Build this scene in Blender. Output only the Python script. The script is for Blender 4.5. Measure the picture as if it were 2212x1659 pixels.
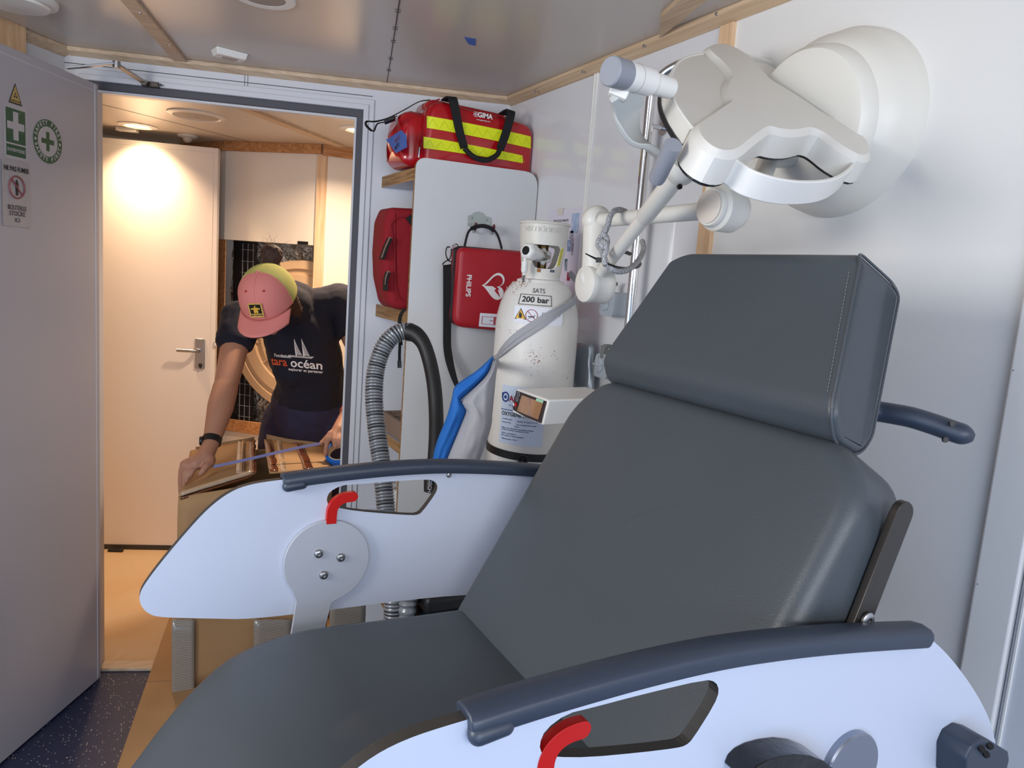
import bpy, bmesh, math, random
from mathutils import Vector, Matrix, noise
from mathutils.geometry import tessellate_polygon
random.seed(7)
for _o in list(bpy.data.objects): bpy.data.objects.remove(_o)
SC = bpy.context.scene
COL = SC.collection
V = Vector
# ------------------------------------------------------------------ camera
F_PX, CX, CY, ZC = 1600.0, 1106.0, 829.5, 1.5
_p, _r, _w = math.radians(8.04), math.radians(4.26), math.radians(27.7)
def _R(x, y, z): return V((x*math.cos(_w)+y*math.sin(_w), -x*math.sin(_w)+y*math.cos(_w), z))
FW = _R(0, math.cos(_p), -math.sin(_p))
_u0 = _R(0, math.sin(_p), math.cos(_p)); _r0 = _R(1, 0, 0)
RT = _r0*math.cos(_r)+_u0*math.sin(_r)
UP = _u0*math.cos(_r)-_r0*math.sin(_r)
EYE = V((0, 0, ZC))
cam_d = bpy.data.cameras.new('camera'); cam = bpy.data.objects.new('camera', cam_d); COL.objects.link(cam)
cam.matrix_world = Matrix(((RT.x, UP.x, -FW.x, 0), (RT.y, UP.y, -FW.y, 0), (RT.z, UP.z, -FW.z, ZC), (0, 0, 0, 1)))
cam_d.sensor_fit = 'HORIZONTAL'; cam_d.sensor_width = 36; cam_d.lens = 36*F_PX/2212
cam_d.clip_start = 0.02; cam_d.clip_end = 50
SC.camera = cam
# ------------------------------------------------------------------ look
SC.view_settings.view_transform = 'Standard'
SC.view_settings.look = 'None'
SC.view_settings.gamma = 1
SC.view_settings.use_curve_mapping = False
SC.view_settings.exposure = 0.12
w = bpy.data.worlds.new('sky'); SC.world = w; w.use_nodes = True
w.node_tree.nodes['Background'].inputs[0].default_value = (0.55, 0.72, 1.0, 1)
w.node_tree.nodes['Background'].inputs[1].default_value = 1.0

def area(name, loc, target, sx, sy, power, color):
    l = bpy.data.lights.new(name, 'AREA'); l.shape = 'RECTANGLE'; l.size = sx; l.size_y = sy
    l.energy = power; l.color = color
    o = bpy.data.objects.new(name, l); COL.objects.link(o); o.location = loc
    o.rotation_euler = (V(target)-V(loc)).to_track_quat('-Z', 'Y').to_euler()
    return o
# daylight through the glazed opening behind and left of the camera
area('daylight_upper', (-1.40, 0.72, 1.66), (0.9, 1.05, 1.25), 0.8, 0.6, 25, (1.0, 0.97, 0.93))
area('daylight_back', (0.1, -1.5, 1.75), (0.4, 1.5, 1.3), 1.9, 0.5, 25, (0.99, 0.98, 0.98))
area('daylight_lower', (-0.55, -1.15, 0.95), (0.5, 1.2, 0.9), 1.5, 0.9, 14, (0.40, 0.62, 1.0))
# ------------------------------------------------------------------ pixel rays onto real planes of the room
def ray(x, y): return FW*F_PX+RT*(x-CX)-UP*(y-CY)
def onz(x, y, z): d = ray(x, y); return EYE+d*((z-ZC)/d.z)
def onx(x, y, v): d = ray(x, y); return EYE+d*(v/d.x)
def ony(x, y, v): d = ray(x, y); return EYE+d*(v/d.y)
def onp(x, y, P, n): d = ray(x, y); n = V(n); return EYE+d*((V(P)-EYE).dot(n)/d.dot(n))
def ond(x, y, depth): d = ray(x, y); return EYE+d*(depth/F_PX)

# ------------------------------------------------------------------ materials
def lin(c):
    if isinstance(c, str): c = tuple(int(c[i:i+2], 16)/255 for i in (0, 2, 4))
    return tuple((v/12.92 if v <= 0.04045 else ((v+0.055)/1.055)**2.4) for v in c)+(1.0,)
def mat(name, col, rough=0.5, metal=0.0, bump=None, coat=0.0, spec=0.5, var=None, emit=None, sheen=0.0):
    """bump=(scale, strength, detail); var=(scale, colour, lo, hi): noise mix to a second colour"""
    m = bpy.data.materials.new(name); m.use_nodes = True; nt = m.node_tree
    b = nt.nodes['Principled BSDF']
    b.inputs['Base Color'].default_value = lin(col); b.inputs['Roughness'].default_value = rough
    b.inputs['Metallic'].default_value = metal; b.inputs['Coat Weight'].default_value = coat
    b.inputs['Specular IOR Level'].default_value = spec
    b.inputs['Sheen Weight'].default_value = sheen
    tc = nt.nodes.new('ShaderNodeTexCoord')
    if bump:
        n = nt.nodes.new('ShaderNodeTexNoise'); n.inputs['Scale'].default_value = bump[0]
        n.inputs['Detail'].default_value = bump[2] if len(bump) > 2 else 2
        bp = nt.nodes.new('ShaderNodeBump'); bp.inputs['Strength'].default_value = bump[1]; bp.inputs['Distance'].default_value = 0.002
        nt.links.new(tc.outputs['Object'], n.inputs['Vector']); nt.links.new(n.outputs['Fac'], bp.inputs['Height'])
        nt.links.new(bp.outputs['Normal'], b.inputs['Normal'])
    if var:
        n = nt.nodes.new('ShaderNodeTexNoise'); n.inputs['Scale'].default_value = var[0]; n.inputs['Detail'].default_value = 6
        r = nt.nodes.new('ShaderNodeMapRange'); r.inputs['From Min'].default_value = var[2]; r.inputs['From Max'].default_value = var[3]
        x = nt.nodes.new('ShaderNodeMix'); x.data_type = 'RGBA'
        x.inputs[6].default_value = lin(col); x.inputs[7].default_value = lin(var[1])
        nt.links.new(tc.outputs['Object'], n.inputs['Vector']); nt.links.new(n.outputs['Fac'], r.inputs['Value'])
        nt.links.new(r.outputs['Result'], x.inputs[0]); nt.links.new(x.outputs[2], b.inputs['Base Color'])
    if emit:
        b.inputs['Emission Color'].default_value = lin(emit[0]); b.inputs['Emission Strength'].default_value = emit[1]
    return m
def wood(name, c1, c2, axis='Z', scale=18, rough=0.6):
    m = mat(name, c1, rough); nt = m.node_tree; b = nt.nodes['Principled BSDF']
    tc = nt.nodes.new('ShaderNodeTexCoord'); mp = nt.nodes.new('ShaderNodeMapping')
    s = [scale*4]*3; s['XYZ'.index(axis)] = scale*0.18; mp.inputs['Scale'].default_value = s
    n = nt.nodes.new('ShaderNodeTexNoise'); n.inputs['Scale'].default_value = 1.0; n.inputs['Detail'].default_value = 5; n.inputs['Distortion'].default_value = 0.6
    x = nt.nodes.new('ShaderNodeMix'); x.data_type = 'RGBA'; x.inputs[6].default_value = lin(c1); x.inputs[7].default_value = lin(c2)
    r = nt.nodes.new('ShaderNodeMapRange'); r.inputs['From Min'].default_value = .35; r.inputs['From Max'].default_value = .65
    nt.links.new(tc.outputs['Object'], mp.inputs['Vector']); nt.links.new(mp.outputs['Vector'], n.inputs['Vector'])
    nt.links.new(n.outputs['Fac'], r.inputs['Value']); nt.links.new(r.outputs['Result'], x.inputs[0]); nt.links.new(x.outputs[2], b.inputs['Base Color'])
    return m
M = {}
M['wall'] = mat('wall_panel_white', 'dedede', 0.22, bump=(2.2, 0.05, 1), coat=0.0)
M['wall_matte'] = mat('wall_panel_matte', 'e2e1de', 0.42)
M['frame_white'] = mat('frame_white', 'd2d4da', 0.35)
M['door_grey'] = mat('door_leaf_grey', 'b4b1b6', 0.30, bump=(3, 0.04, 1))
M['gasket'] = mat('door_gasket', '4b4b53', 0.6)
M['ceil'] = mat('ceiling_panel', 'c2b9b0', 0.25, spec=.7, bump=(2.5, 0.05, 2))
M['ceil_in'] = mat('ceiling_panel_inner', 'd9d0c4', 0.30, bump=(2.5, 0.05, 2))
M['wall_in'] = mat('inner_wall', 'e6dccf', 0.42)
M['wood'] = wood('pine_batten', 'd9c3a8', 'c4a98a', 'X')
M['wood_v'] = wood('pine_post', 'e2c19d', 'cfa880', 'Z')
M['wood_y'] = wood('pine_batten_y', 'd6bc9c', 'c0a382', 'Y')
M['ply_x'] = wood('plywood_edge', 'b08a5c', '7d5c38', 'Y', 30)
M['leather'] = mat('grey_upholstery', '3d4348', 0.42, bump=(420, 0.12, 2), spec=0.5, var=(2.2, '43494e', .35, .7))
M['pad'] = mat('armrest_pad', '2f3847', 0.42)
M['laminate'] = mat('white_laminate', 'bfc6d6', 0.38)
M['edge'] = mat('dark_edge_band', '35322f', 0.5)
M['grey_steel'] = mat('grey_painted_steel', 'a9adb6', 0.42, bump=(900, 0.1, 1))
M['chrome'] = mat('chrome', 'd8d8d8', 0.12, metal=1.0)
M['steel'] = mat('brushed_steel', 'a8a8aa', 0.3, metal=1.0)
M['dark_steel'] = mat('dark_steel', '4a4642', 0.35, metal=0.8)
M['red_plastic'] = mat('red_plastic', 'b80f0c', 0.35)
M['black'] = mat('black_plastic', '121214', 0.45)
M['white'] = mat('white_plastic', 'e6e5e0', 0.35)
M['hole'] = mat('hole_black', '0a0a0a', 0.8)
M['paper'] = mat('white_paper', 'e4e6ee', 0.6)
M['ink'] = mat('black_ink', '1c1c20', 0.6)

# ------------------------------------------------------------------ mesh helpers
class MB:
    def __init__(s): s.v = []; s.f = []; s.m = []
    def add(s, vs, fs, mi=0):
        o = len(s.v); s.v += [V(p) for p in vs]
        for f in fs: s.f.append([i+o for i in f]); s.m.append(mi)
        return s
    def box(s, c, size, ax=None, mi=0):
        X, Y, Z = ax if ax else (V((1, 0, 0)), V((0, 1, 0)), V((0, 0, 1)))
        c = V(c); a, b, d = size[0]/2, size[1]/2, size[2]/2
        vs = [c+X*(i*a)+Y*(j*b)+Z*(k*d) for i in (-1, 1) for j in (-1, 1) for k in (-1, 1)]
        return s.add(vs, [(0, 1, 3, 2), (4, 6, 7, 5), (0, 4, 5, 1), (2, 3, 7, 6), (0, 2, 6, 4), (1, 5, 7, 3)], mi)
    def hexa(s, a, b, mi=0):
        """two matching rings of points joined"""
        n = len(a)
        return s.add(list(a)+list(b), [tuple(reversed(range(n)))]+[tuple(range(n, 2*n))]+[(i, (i+1) % n, n+(i+1) % n, n+i) for i in range(n)], mi)
    def prism(s, pts, vec, holes=(), mi=0, mside=None):
        """flat outline (3D points) pushed along vec, with holes"""
        if mside is None: mside = mi
        loops = [[V(p) for p in pts]]+[[V(p) for p in h] for h in holes]
        tris = tessellate_polygon(loops); flat = [p for l in loops for p in l]; n = len(flat); vec = V(vec)
        s.add(flat+[p+vec for p in flat], [], mi); o = len(s.v)-2*n
        for t in tris:
            s.f.append([o+t[0], o+t[1], o+t[2]]); s.m.append(mi)
            s.f.append([o+n+t[2], o+n+t[1], o+n+t[0]]); s.m.append(mi)
        k = 0
        for l in loops:
            L = len(l)
            for i in range(L):
                a, b = o+k+i, o+k+(i+1) % L
                s.f.append([a, b, b+n, a+n]); s.m.append(mside)
            k += L
        return s
    def tube(s, path, r, n=12, cap=True, mi=0, flat=1.0, upv=None):
        path = [V(p) for p in path]; N = len(path)
        rs = r if isinstance(r, (list, tuple)) else [r]*N
        t0 = (path[1]-path[0]).normalized()
        u = V(upv) if upv is not None else (V((0, 0, 1)) if abs(t0.z) < .9 else V((1, 0, 0)))
        rings = []
        for i, p in enumerate(path):
            t = ((path[min(i+1, N-1)]-path[max(i-1, 0)])).normalized()
            u = (u-t*u.dot(t)); u = u.normalized() if u.length > 1e-6 else V((1, 0, 0))
            w_ = t.cross(u)
            rings.append([p+u*(math.cos(2*math.pi*k/n)*rs[i]*flat)+w_*(math.sin(2*math.pi*k/n)*rs[i]) for k in range(n)])
        fs = []
        for i in range(N-1):
            for k in range(n): fs.append((i*n+k, i*n+(k+1) % n, (i+1)*n+(k+1) % n, (i+1)*n+k))
        if cap: fs += [tuple(reversed(range(n))), tuple(range((N-1)*n, N*n))]
        return s.add([q for g in rings for q in g], fs, mi)
    def lathe(s, prof, o, ax, n=32, mi=0, ref=None, cap=True):
        """prof = [(radius, distance along ax)]"""
        ax = V(ax).normalized(); o = V(o)
        u = V(ref) if ref is not None else (V((0, 0, 1)) if abs(ax.z) < .9 else V((1, 0, 0)))
        u = (u-ax*u.dot(ax)).normalized(); w_ = ax.cross(u)
        vs = [o+ax*h+(u*math.cos(2*math.pi*k/n)+w_*math.sin(2*math.pi*k/n))*r for r, h in prof for k in range(n)]
        fs = [(i*n+k, i*n+(k+1) % n, (i+1)*n+(k+1) % n, (i+1)*n+k) for i in range(len(prof)-1) for k in range(n)]
        if cap:
            if prof[0][0] > 1e-5: fs.append(tuple(reversed(range(n))))
            if prof[-1][0] > 1e-5: fs.append(tuple(range((len(prof)-1)*n, len(prof)*n)))
        return s.add(vs, fs, mi)
    def ribbon(s, path, width, side, thick, mi=0):
        """flat strap: path points, side = vector or list of vectors across, thick"""
        path = [V(p) for p in path]; N = len(path)
        sd = side if isinstance(side, list) else [V(side)]*N
        ws = width if isinstance(width, (list, tuple)) else [width]*N
        vs = []
        for i, p in enumerate(path):
            t = (path[min(i+1, N-1)]-path[max(i-1, 0)]).normalized()
            a = (V(sd[i])-t*V(sd[i]).dot(t)).normalized(); nn = t.cross(a)
            for (ka, kn) in ((-.5, -.5), (.5, -.5), (.5, .5), (-.5, .5)): vs.append(p+a*(ka*ws[i])+nn*(kn*thick))
        fs = [(i*4+k, i*4+(k+1) % 4, (i+1)*4+(k+1) % 4, (i+1)*4+k) for i in range(N-1) for k in range(4)]
        fs += [(3, 2, 1, 0), tuple(range((N-1)*4, N*4))]
        return s.add(vs, fs, mi)
    def ell(s, c, r, ax=None, n=16, mi=0):
        X, Y, Z = ax if ax else (V((1, 0, 0)), V((0, 1, 0)), V((0, 0, 1)))
        c = V(c); vs = []; h = n//2
        for i in range(h+1):
            a = math.pi*i/h
            for k in range(n):
                b = 2*math.pi*k/n
                vs.append(c+X*(r[0]*math.sin(a)*math.cos(b))+Y*(r[1]*math.sin(a)*math.sin(b))+Z*(r[2]*math.cos(a)))
        fs = [(i*n+k, (i+1)*n+k, (i+1)*n+(k+1) % n, i*n+(k+1) % n) for i in range(h) for k in range(n)]
        return s.add(vs, fs, mi)
    def cone(s, p0, r0, p1, r1, n=16, round_=True):
        """limb segment; rounded ends overlap at joints"""
        p0 = V(p0); p1 = V(p1); d = (p1-p0); L = d.length; d.normalize()
        if round_:
            prof = [(r0*math.sin(a), -r0*math.cos(a)) for a in [i*math.pi/10 for i in range(6)]]+[(r1*math.cos(a), L+r1*math.sin(a)) for a in [i*math.pi/10 for i in range(6)]]
        else: prof = [(r0, 0), (r1, L)]
        return s.lathe(prof, p0, d, n)
    def clip(s, fn):
        k = [i for i, f in enumerate(s.f) if not all(fn(s.v[j]) for j in f)]
        s.f = [s.f[i] for i in k]; s.m = [s.m[i] for i in k]; return s
    def build(s, name, mats, parent=None, smooth=False, bevel=0, seg=3, sub=0, remesh=0, msmooth=0, angle=None, dec=0):
        me = bpy.data.meshes.new(name); me.from_pydata([tuple(p) for p in s.v], [], s.f)
        mats = mats if isinstance(mats, (list, tuple)) else [mats]
        for m in mats: me.materials.append(M[m] if isinstance(m, str) else m)
        for p, mi in zip(me.polygons, s.m): p.material_index = mi
        bm = bmesh.new(); bm.from_mesh(me)
        bmesh.ops.remove_doubles(bm, verts=bm.verts, dist=1e-6)
        bmesh.ops.recalc_face_normals(bm, faces=bm.faces); bm.to_mesh(me); bm.free()
        o = bpy.data.objects.new(name, me); COL.objects.link(o)
        if parent is not None:
            o.parent = parent; o.matrix_parent_inverse = PINV.get(parent.name, Matrix())
        if remesh:
            r = o.modifiers.new('r', 'REMESH'); r.mode = 'VOXEL'; r.voxel_size = remesh; r.use_smooth_shade = True
        if msmooth:
            q = o.modifiers.new('s', 'SMOOTH'); q.factor = .5; q.iterations = msmooth
        if bevel:
            b = o.modifiers.new('b', 'BEVEL'); b.width = bevel; b.segments = seg; b.limit_method = 'ANGLE'; b.angle_limit = math.radians(35); b.harden_normals = False
        if sub:
            u = o.modifiers.new('u', 'SUBSURF'); u.levels = sub; u.render_levels = sub
        if smooth or bevel:
            for p in me.polygons: p.use_smooth = True
            if not sub and not remesh and smooth != 'all':
                me.set_sharp_from_angle(angle=math.radians(angle or 40))
        return o
PINV = {}
def tag(o, label=None, cat=None, group=None, kind=None):
    if label: o['label'] = label
    if cat: o['category'] = cat
    if group: o['group'] = group
    if kind: o['kind'] = kind
    return o
def thing(name, loc, label, cat, group=None):
    o = bpy.data.objects.new(name, None); COL.objects.link(o); o.location = loc; o.empty_display_size = .05
    PINV[o.name] = Matrix.Translation(V(loc)).inverted()
    return tag(o, label, cat, group)
def struct(o): o['kind'] = 'structure'; return o
def weighted(o):
    w_ = o.modifiers.new('w', 'WEIGHTED_NORMAL'); w_.keep_sharp = True; w_.weight = 80
    return o
def text(s, size, fn, m, parent, name='lettering', depth=.0006, align='CENTER', bold=0.0, sx=1.0, sub=False, shear=0.0, mirror=False):
    """letters as mesh; fn(u, v, w) maps text plane to world (u right, v up, w out)"""
    cu = bpy.data.curves.new(name, 'FONT'); cu.body = s; cu.size = size; cu.align_x = align; cu.align_y = 'CENTER'
    cu.extrude = depth; cu.offset = bold; cu.shear = shear; cu.resolution_u = 3
    t = bpy.data.objects.new('tmp', cu); COL.objects.link(t)
    dg = bpy.context.evaluated_depsgraph_get(); me = bpy.data.meshes.new_from_object(t.evaluated_get(dg))
    bpy.data.objects.remove(t); bpy.data.curves.remove(cu)
    for v in me.vertices: v.co = fn(v.co.x*sx*(-1 if mirror else 1), v.co.y, v.co.z+depth)
    me.materials.clear(); me.materials.append(M[m] if isinstance(m, str) else m)
    o = bpy.data.objects.new(name, me); COL.objects.link(o)
    if parent is not None: o.parent = parent; o.matrix_parent_inverse = PINV.get(parent.name, Matrix())
    return o
def plane_fn(o, r, u, n=None):
    o = V(o); r = V(r).normalized(); u = V(u); u = (u-r*u.dot(r)).normalized(); n = V(n) if n is not None else r.cross(u)
    return lambda a, b, c=0: o+r*a+u*b+n*c
def arc(c, r, a0, a1, n): return [(c[0]+r*math.cos(math.radians(a0+(a1-a0)*i/n)), c[1]+r*math.sin(math.radians(a0+(a1-a0)*i/n))) for i in range(n+1)]
def rrect(w_, h, r, n=5):
    return arc((w_/2-r, h/2-r), r, 0, 90, n)+arc((-w_/2+r, h/2-r), r, 90, 180, n)+arc((-w_/2+r, -h/2+r), r, 180, 270, n)+arc((w_/2-r, -h/2+r), r, 270, 360, n)
def smoothp(pts, it=2, closed=True):
    """Chaikin corner cutting"""
    for _ in range(it):
        q = []; n = len(pts)
        rng = range(n) if closed else range(n-1)
        if not closed: q.append(pts[0])
        for i in rng:
            a, b = V(pts[i]), V(pts[(i+1) % n]); q += [a*.75+b*.25, a*.25+b*.75]
        if not closed: q.append(pts[-1])
        pts = q
    return pts
def spline(pts, n=8):
    """Catmull-Rom through points"""
    P = [V(p) for p in pts]; P = [P[0]*2-P[1]]+P+[P[-1]*2-P[-2]]; out = []
    for i in range(1, len(P)-2):
        for k in range(n):
            t = k/n; a, b, c, d = P[i-1], P[i], P[i+1], P[i+2]
            out.append(.5*((2*b)+(c-a)*t+(2*a-5*b+4*c-d)*t*t+(3*b-a-3*c+d)*t**3))
    out.append(P[-2]); return out
def screw(p, n, r, parent, name='screw', m='steel'):
    b = MB(); b.lathe([(r, -.0005), (r, r*.25), (r*.8, r*.55), (r*.45, r*.65), (r*.4, r*.3), (0.0001, r*.3)], p, n, 16)
    return b.build(name, m, parent, smooth=True)

def rpoly(pts, n=5):
    """polygon with rounded corners: pts = [(x, y, r)] -> 2D list"""
    out = []; L = len(pts)
    for i in range(L):
        x, y = pts[i][:2]; r = pts[i][2] if len(pts[i]) > 2 else 0
        if r <= 0: out.append((x, y)); continue
        a = V((pts[i-1][0]-x, pts[i-1][1]-y)); c = V((pts[(i+1) % L][0]-x, pts[(i+1) % L][1]-y)); la, lc = a.length, c.length
        k = min(r, la*.49, lc*.49); p = V((x, y)); A_ = p+a/la*k; C_ = p+c/lc*k
        for j in range(n+1): t = j/n; q = A_*(1-t)**2+p*2*t*(1-t)+C_*t*t; out.append((q.x, q.y))
    return out
# ================================================================== the room
ZT = 2.125
P0 = V((-.086, 2.858, 0)); D = V((.949, -.316, 0)).normalized(); NF = V((.316, .949, 0)).normalized(); ZU = V((0, 0, 1))
XW = 1.191
def fs(s, z=0, off=0): return P0+D*s+ZU*z-NF*off         # point on the far wall, off = towards the room
def fwall(x, y, off=0): return onp(x, y, P0-NF*off, NF)
# floor of the cabin: dark blue speckled vinyl
m = mat('speckled_vinyl', '26304e', 0.38); nt = m.node_tree; bs = nt.nodes['Principled BSDF']
tc = nt.nodes.new('ShaderNodeTexCoord'); vo = nt.nodes.new('ShaderNodeTexVoronoi'); vo.inputs['Scale'].default_value = 120
nz = nt.nodes.new('ShaderNodeTexWhiteNoise'); lt = nt.nodes.new('ShaderNodeMath'); lt.operation = 'LESS_THAN'; lt.inputs[1].default_value = .22
gt = nt.nodes.new('ShaderNodeMath'); gt.operation = 'GREATER_THAN'; gt.inputs[1].default_value = .62
mu = nt.nodes.new('ShaderNodeMath'); mu.operation = 'MULTIPLY'; mx = nt.nodes.new('ShaderNodeMix'); mx.data_type = 'RGBA'
mx.inputs[6].default_value = lin('262e4c'); mx.inputs[7].default_value = lin('c9bfb4')
sp = nt.nodes.new('ShaderNodeSeparateColor')
nt.links.new(tc.outputs['Object'], vo.inputs['Vector']); nt.links.new(vo.outputs['Distance'], lt.inputs[0]); nt.links.new(vo.outputs['Color'], sp.inputs[0])
nt.links.new(sp.outputs[0], gt.inputs[0]); nt.links.new(lt.outputs[0], mu.inputs[0]); nt.links.new(gt.outputs[0], mu.inputs[1])
nt.links.new(mu.outputs[0], mx.inputs[0]); nt.links.new(mx.outputs[2], bs.inputs['Base Color']); M['vinyl'] = m
A = V((-.169, 2.905, 0)); LD = V((-.62, -.78, 0)).normalized(); LN = V((.78, -.62, 0)).normalized()
BL = A+LD*1.9
cab = [fs(-.2), fs(1.40), V((XW+.1, 2.3, 0)), V((XW+.1, -1.7, 0)), V((-1.7, -1.7, 0)), V((-1.7, .4, 0)), BL+LD*.05-LN*.1]
fl = MB(); fl.prism(cab, (0, 0, -.08)); struct(fl.build('floor', 'vinyl'))
fi = MB(); fi.prism([fs(-.9)-NF*0+NF*.035, fs(2.3)+NF*.035, V((2.2, 4.9, 0)), V((-1.0, 4.9, 0))], (0, 0, -.08))
M['floor_in'] = mat('beige_floor_cover', 'c9ae8c', 0.55, bump=(6, .2, 3), var=(3, 'c49f74', .4, .7))
struct(fi.build('floor_inner', 'floor_in'))
th = MB(); th.prism([fs(-.01)-NF*.02, fs(.82)-NF*.02, fs(.82)+NF*.036, fs(-.01)+NF*.036], (0, 0, .012))
struct(th.build('trim_threshold', 'wood', bevel=.003))
ce = MB(); ce.prism([p+V((0, 0, ZT)) for p in cab], (0, 0, .05)); struct(ce.build('ceiling', 'ceil'))
ci = MB(); ci.prism([fs(-.9, 2.066)+NF*.05, fs(2.3, 2.066)+NF*.05, V((2.2, 4.9, 2.066)), V((-1.0, 4.9, 2.066))], (0, 0, .05)); struct(ci.build('ceiling_inner', 'ceil_in'))
# far wall with the doorway (thickness behind the face)
S0, S1, ZD = -.035, .842, 2.032
wf = MB()
for a, b, z0, z1 in ((-.2, S0, 0, ZT), (S1, 1.40, 0, ZT), (S0, S1, ZD, ZT)):
    wf.hexa([fs(a, z0), fs(b, z0), fs(b, z1), fs(a, z1)], [fs(a, z0)+NF*.05, fs(b, z0)+NF*.05, fs(b, z1)+NF*.05, fs(a, z1)+NF*.05])
struct(wf.build('wall_far', 'frame_white'))
# door frame: flat white architrave with a raised step, then dark gasket in the rebate
def frame(name, s0, s1, zt, wd, off0, off1, m):
    b = MB()
    b.hexa([fs(s1, 0, off0), fs(s1+wd, 0, off0), fs(s1+wd, zt+wd, off0), fs(s1, zt, off0)], [fs(s1, 0, off1), fs(s1+wd, 0, off1), fs(s1+wd, zt+wd, off1), fs(s1, zt, off1)])
    b.hexa([fs(s0-wd, 0, off0), fs(s0, 0, off0), fs(s0, zt, off0), fs(s0-wd, zt+wd, off0)], [fs(s0-wd, 0, off1), fs(s0, 0, off1), fs(s0, zt, off1), fs(s0-wd, zt+wd, off1)])
    b.hexa([fs(s0, zt, off0), fs(s1, zt, off0), fs(s1+wd, zt+wd, off0), fs(s0-wd, zt+wd, off0)], [fs(s0, zt, off1), fs(s1, zt, off1), fs(s1+wd, zt+wd, off1), fs(s0-wd, zt+wd, off1)])
    return b.build(name, m, bevel=.002, seg=2)
struct(frame('trim_frame_outer', S0, .842, ZD, .036, 0, .006, 'frame_white'))
struct(frame('trim_frame_inner', S0, .842, ZD, .018, .004, .011, 'frame_white'))
struct(frame('trim_gasket', S0+.024, .842-.022, ZD-.024, .024, -.012, .001, 'gasket'))
struct(frame('trim_reveal', S0+.030, .842-.030, ZD-.031, .009, -.05, -.012, 'frame_white'))
# fine panel joints above the frame
b = MB()
for s_ in (.452, .462): b.box(fs(s_, 2.085, .0), (.0015, .002, .045), (D, NF, ZU))
struct(b.build('trim_panel_joint', 'gasket'))
b = MB(); b.box(fs(.30, 2.079, .001), (1.14, .003, .0018), (D, NF, ZU)); struct(b.build('trim_panel_line', 'edge'))
# striker plate on the frame
p = fwall(766, 838, .008); b = MB(); b.box(p, (.010, .004, .055), (D, NF, ZU)); tag(b.build('strike_plate', 'steel', bevel=.001), 'small metal strike plate on the right jamb of the doorway', 'strike plate')
# right wall: glossy part, matte part, raised panel, corner section
b = MB(); b.prism([V((XW, 2.45, 0)), V((XW, 1.345, 0)), V((XW, 1.345, ZT)), V((XW, 2.45, ZT))], (.05, 0, 0)); struct(b.build('wall_right', mat('wall_panel_gloss', 'dcdde0', .12, bump=(1.6, .03, 1), coat=.3)))
b = MB(); b.prism([V((XW, 1.345, 0)), V((XW, .60, 0)), V((XW, .60, ZT)), V((XW, 1.345, ZT))], (.05, 0, 0)); struct(b.build('wall_right_matte', 'wall_matte'))
b = MB(); b.hexa([V((XW-.014, .640, 0)), V((XW-.014, .578, 0)), V((XW-.014, .578, ZT)), V((XW-.014, .640, ZT))], [V((XW+.03, .646, 0)), V((XW+.03, .578, 0)), V((XW+.03, .578, ZT)), V((XW+.03, .646, ZT))]); struct(b.build('wall_right_pilaster', 'wall_matte', bevel=.004))
b = MB(); b.prism([V((XW-.006, .575, 0)), V((XW-.006, -1.7, 0)), V((XW-.006, -1.7, ZT)), V((XW-.006, .575, ZT))], (.05, 0, 0)); struct(b.build('wall_right_near', 'frame_white'))
b = MB(); b.box((XW-.008, .568, ZT/2), (.004, .003, ZT)); struct(b.build('trim_corner_bead', 'white'))
b = MB()
for dy in (-.007, .007): b.tube([(XW-.001, 1.888+dy, 0.0), (XW-.001, 1.888+dy, ZT)], .0035, 8)
b.box((XW-.0005, 1.888, ZT/2), (.003, .016, ZT)); struct(b.build('trim_joint_right', 'white', smooth=True))
# tiny screw dots on the pilaster
b = MB()
for q in [(2189, 800), (2112, 1262)]:
    p = onx(q[0], q[1], XW-.014); b.ell(p, (.0012, .0012, .0012), n=8)
struct(b.build('trim_pilaster_screws', 'steel'))
# back and left walls of the cabin, with the glazed openings the daylight comes through
def wall_open(name, a, b_, z0, z1, s0, s1, nrm, m='wall'):
    """a->b_ wall with an opening from distance s0..s1, z0..z1"""
    a = V(a); b_ = V(b_); d = (b_-a).normalized(); L = (b_-a).length; w_ = MB()
    for x0, x1, y0, y1 in ((0, s0, 0, ZT), (s1, L, 0, ZT), (s0, s1, 0, z0), (s0, s1, z1, ZT)):
        q = [a+d*x0+ZU*y0, a+d*x1+ZU*y0, a+d*x1+ZU*y1, a+d*x0+ZU*y1]; w_.hexa(q, [p+V(nrm)*-.05 for p in q])
    struct(w_.build(name, m))
wall_open('wall_back', (-1.6, -1.6, 0), (XW, -1.6, 0), .25, 2.0, .35, 2.3, (0, 1, 0))
wall_open('wall_left', (-1.6, .42, 0), (-1.6, -1.6, 0), .25, 2.0, .25, 1.8, (1, 0, 0))
b = MB(); q = [A-LD*.05, BL, BL+ZU*ZT, A-LD*.05+ZU*ZT]; b.hexa(q, [p-LN*.05 for p in q]); struct(b.build('wall_left_far', 'frame_white'))
wall_open('wall_left_mid', (-1.6, .42, 0), BL, 1.2, 2.0, .12, .92, (.97, -.24, 0))
for i, (o_, a_, n_, w_) in enumerate((((-.275, -1.6), (1, 0, 0), (0, 1, 0), 1.95), ((-1.6, -.605), (0, 1, 0), (1, 0, 0), 1.55))):
    f = MB(); a_ = V(a_); n_ = V(n_); c_ = V((o_[0], o_[1], 1.125))
    for k in (-.5, 0, .5): f.box(c_+a_*(k*(w_-.04)), (.04, .04, 1.75), (a_, n_, ZU))
    for k in (-.5, .5): f.box(c_+ZU*(k*1.71), (w_, .04, .04), (a_, n_, ZU))
    fr = struct(f.build('window_%d' % (i+1), 'frame_white', bevel=.003))
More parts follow.
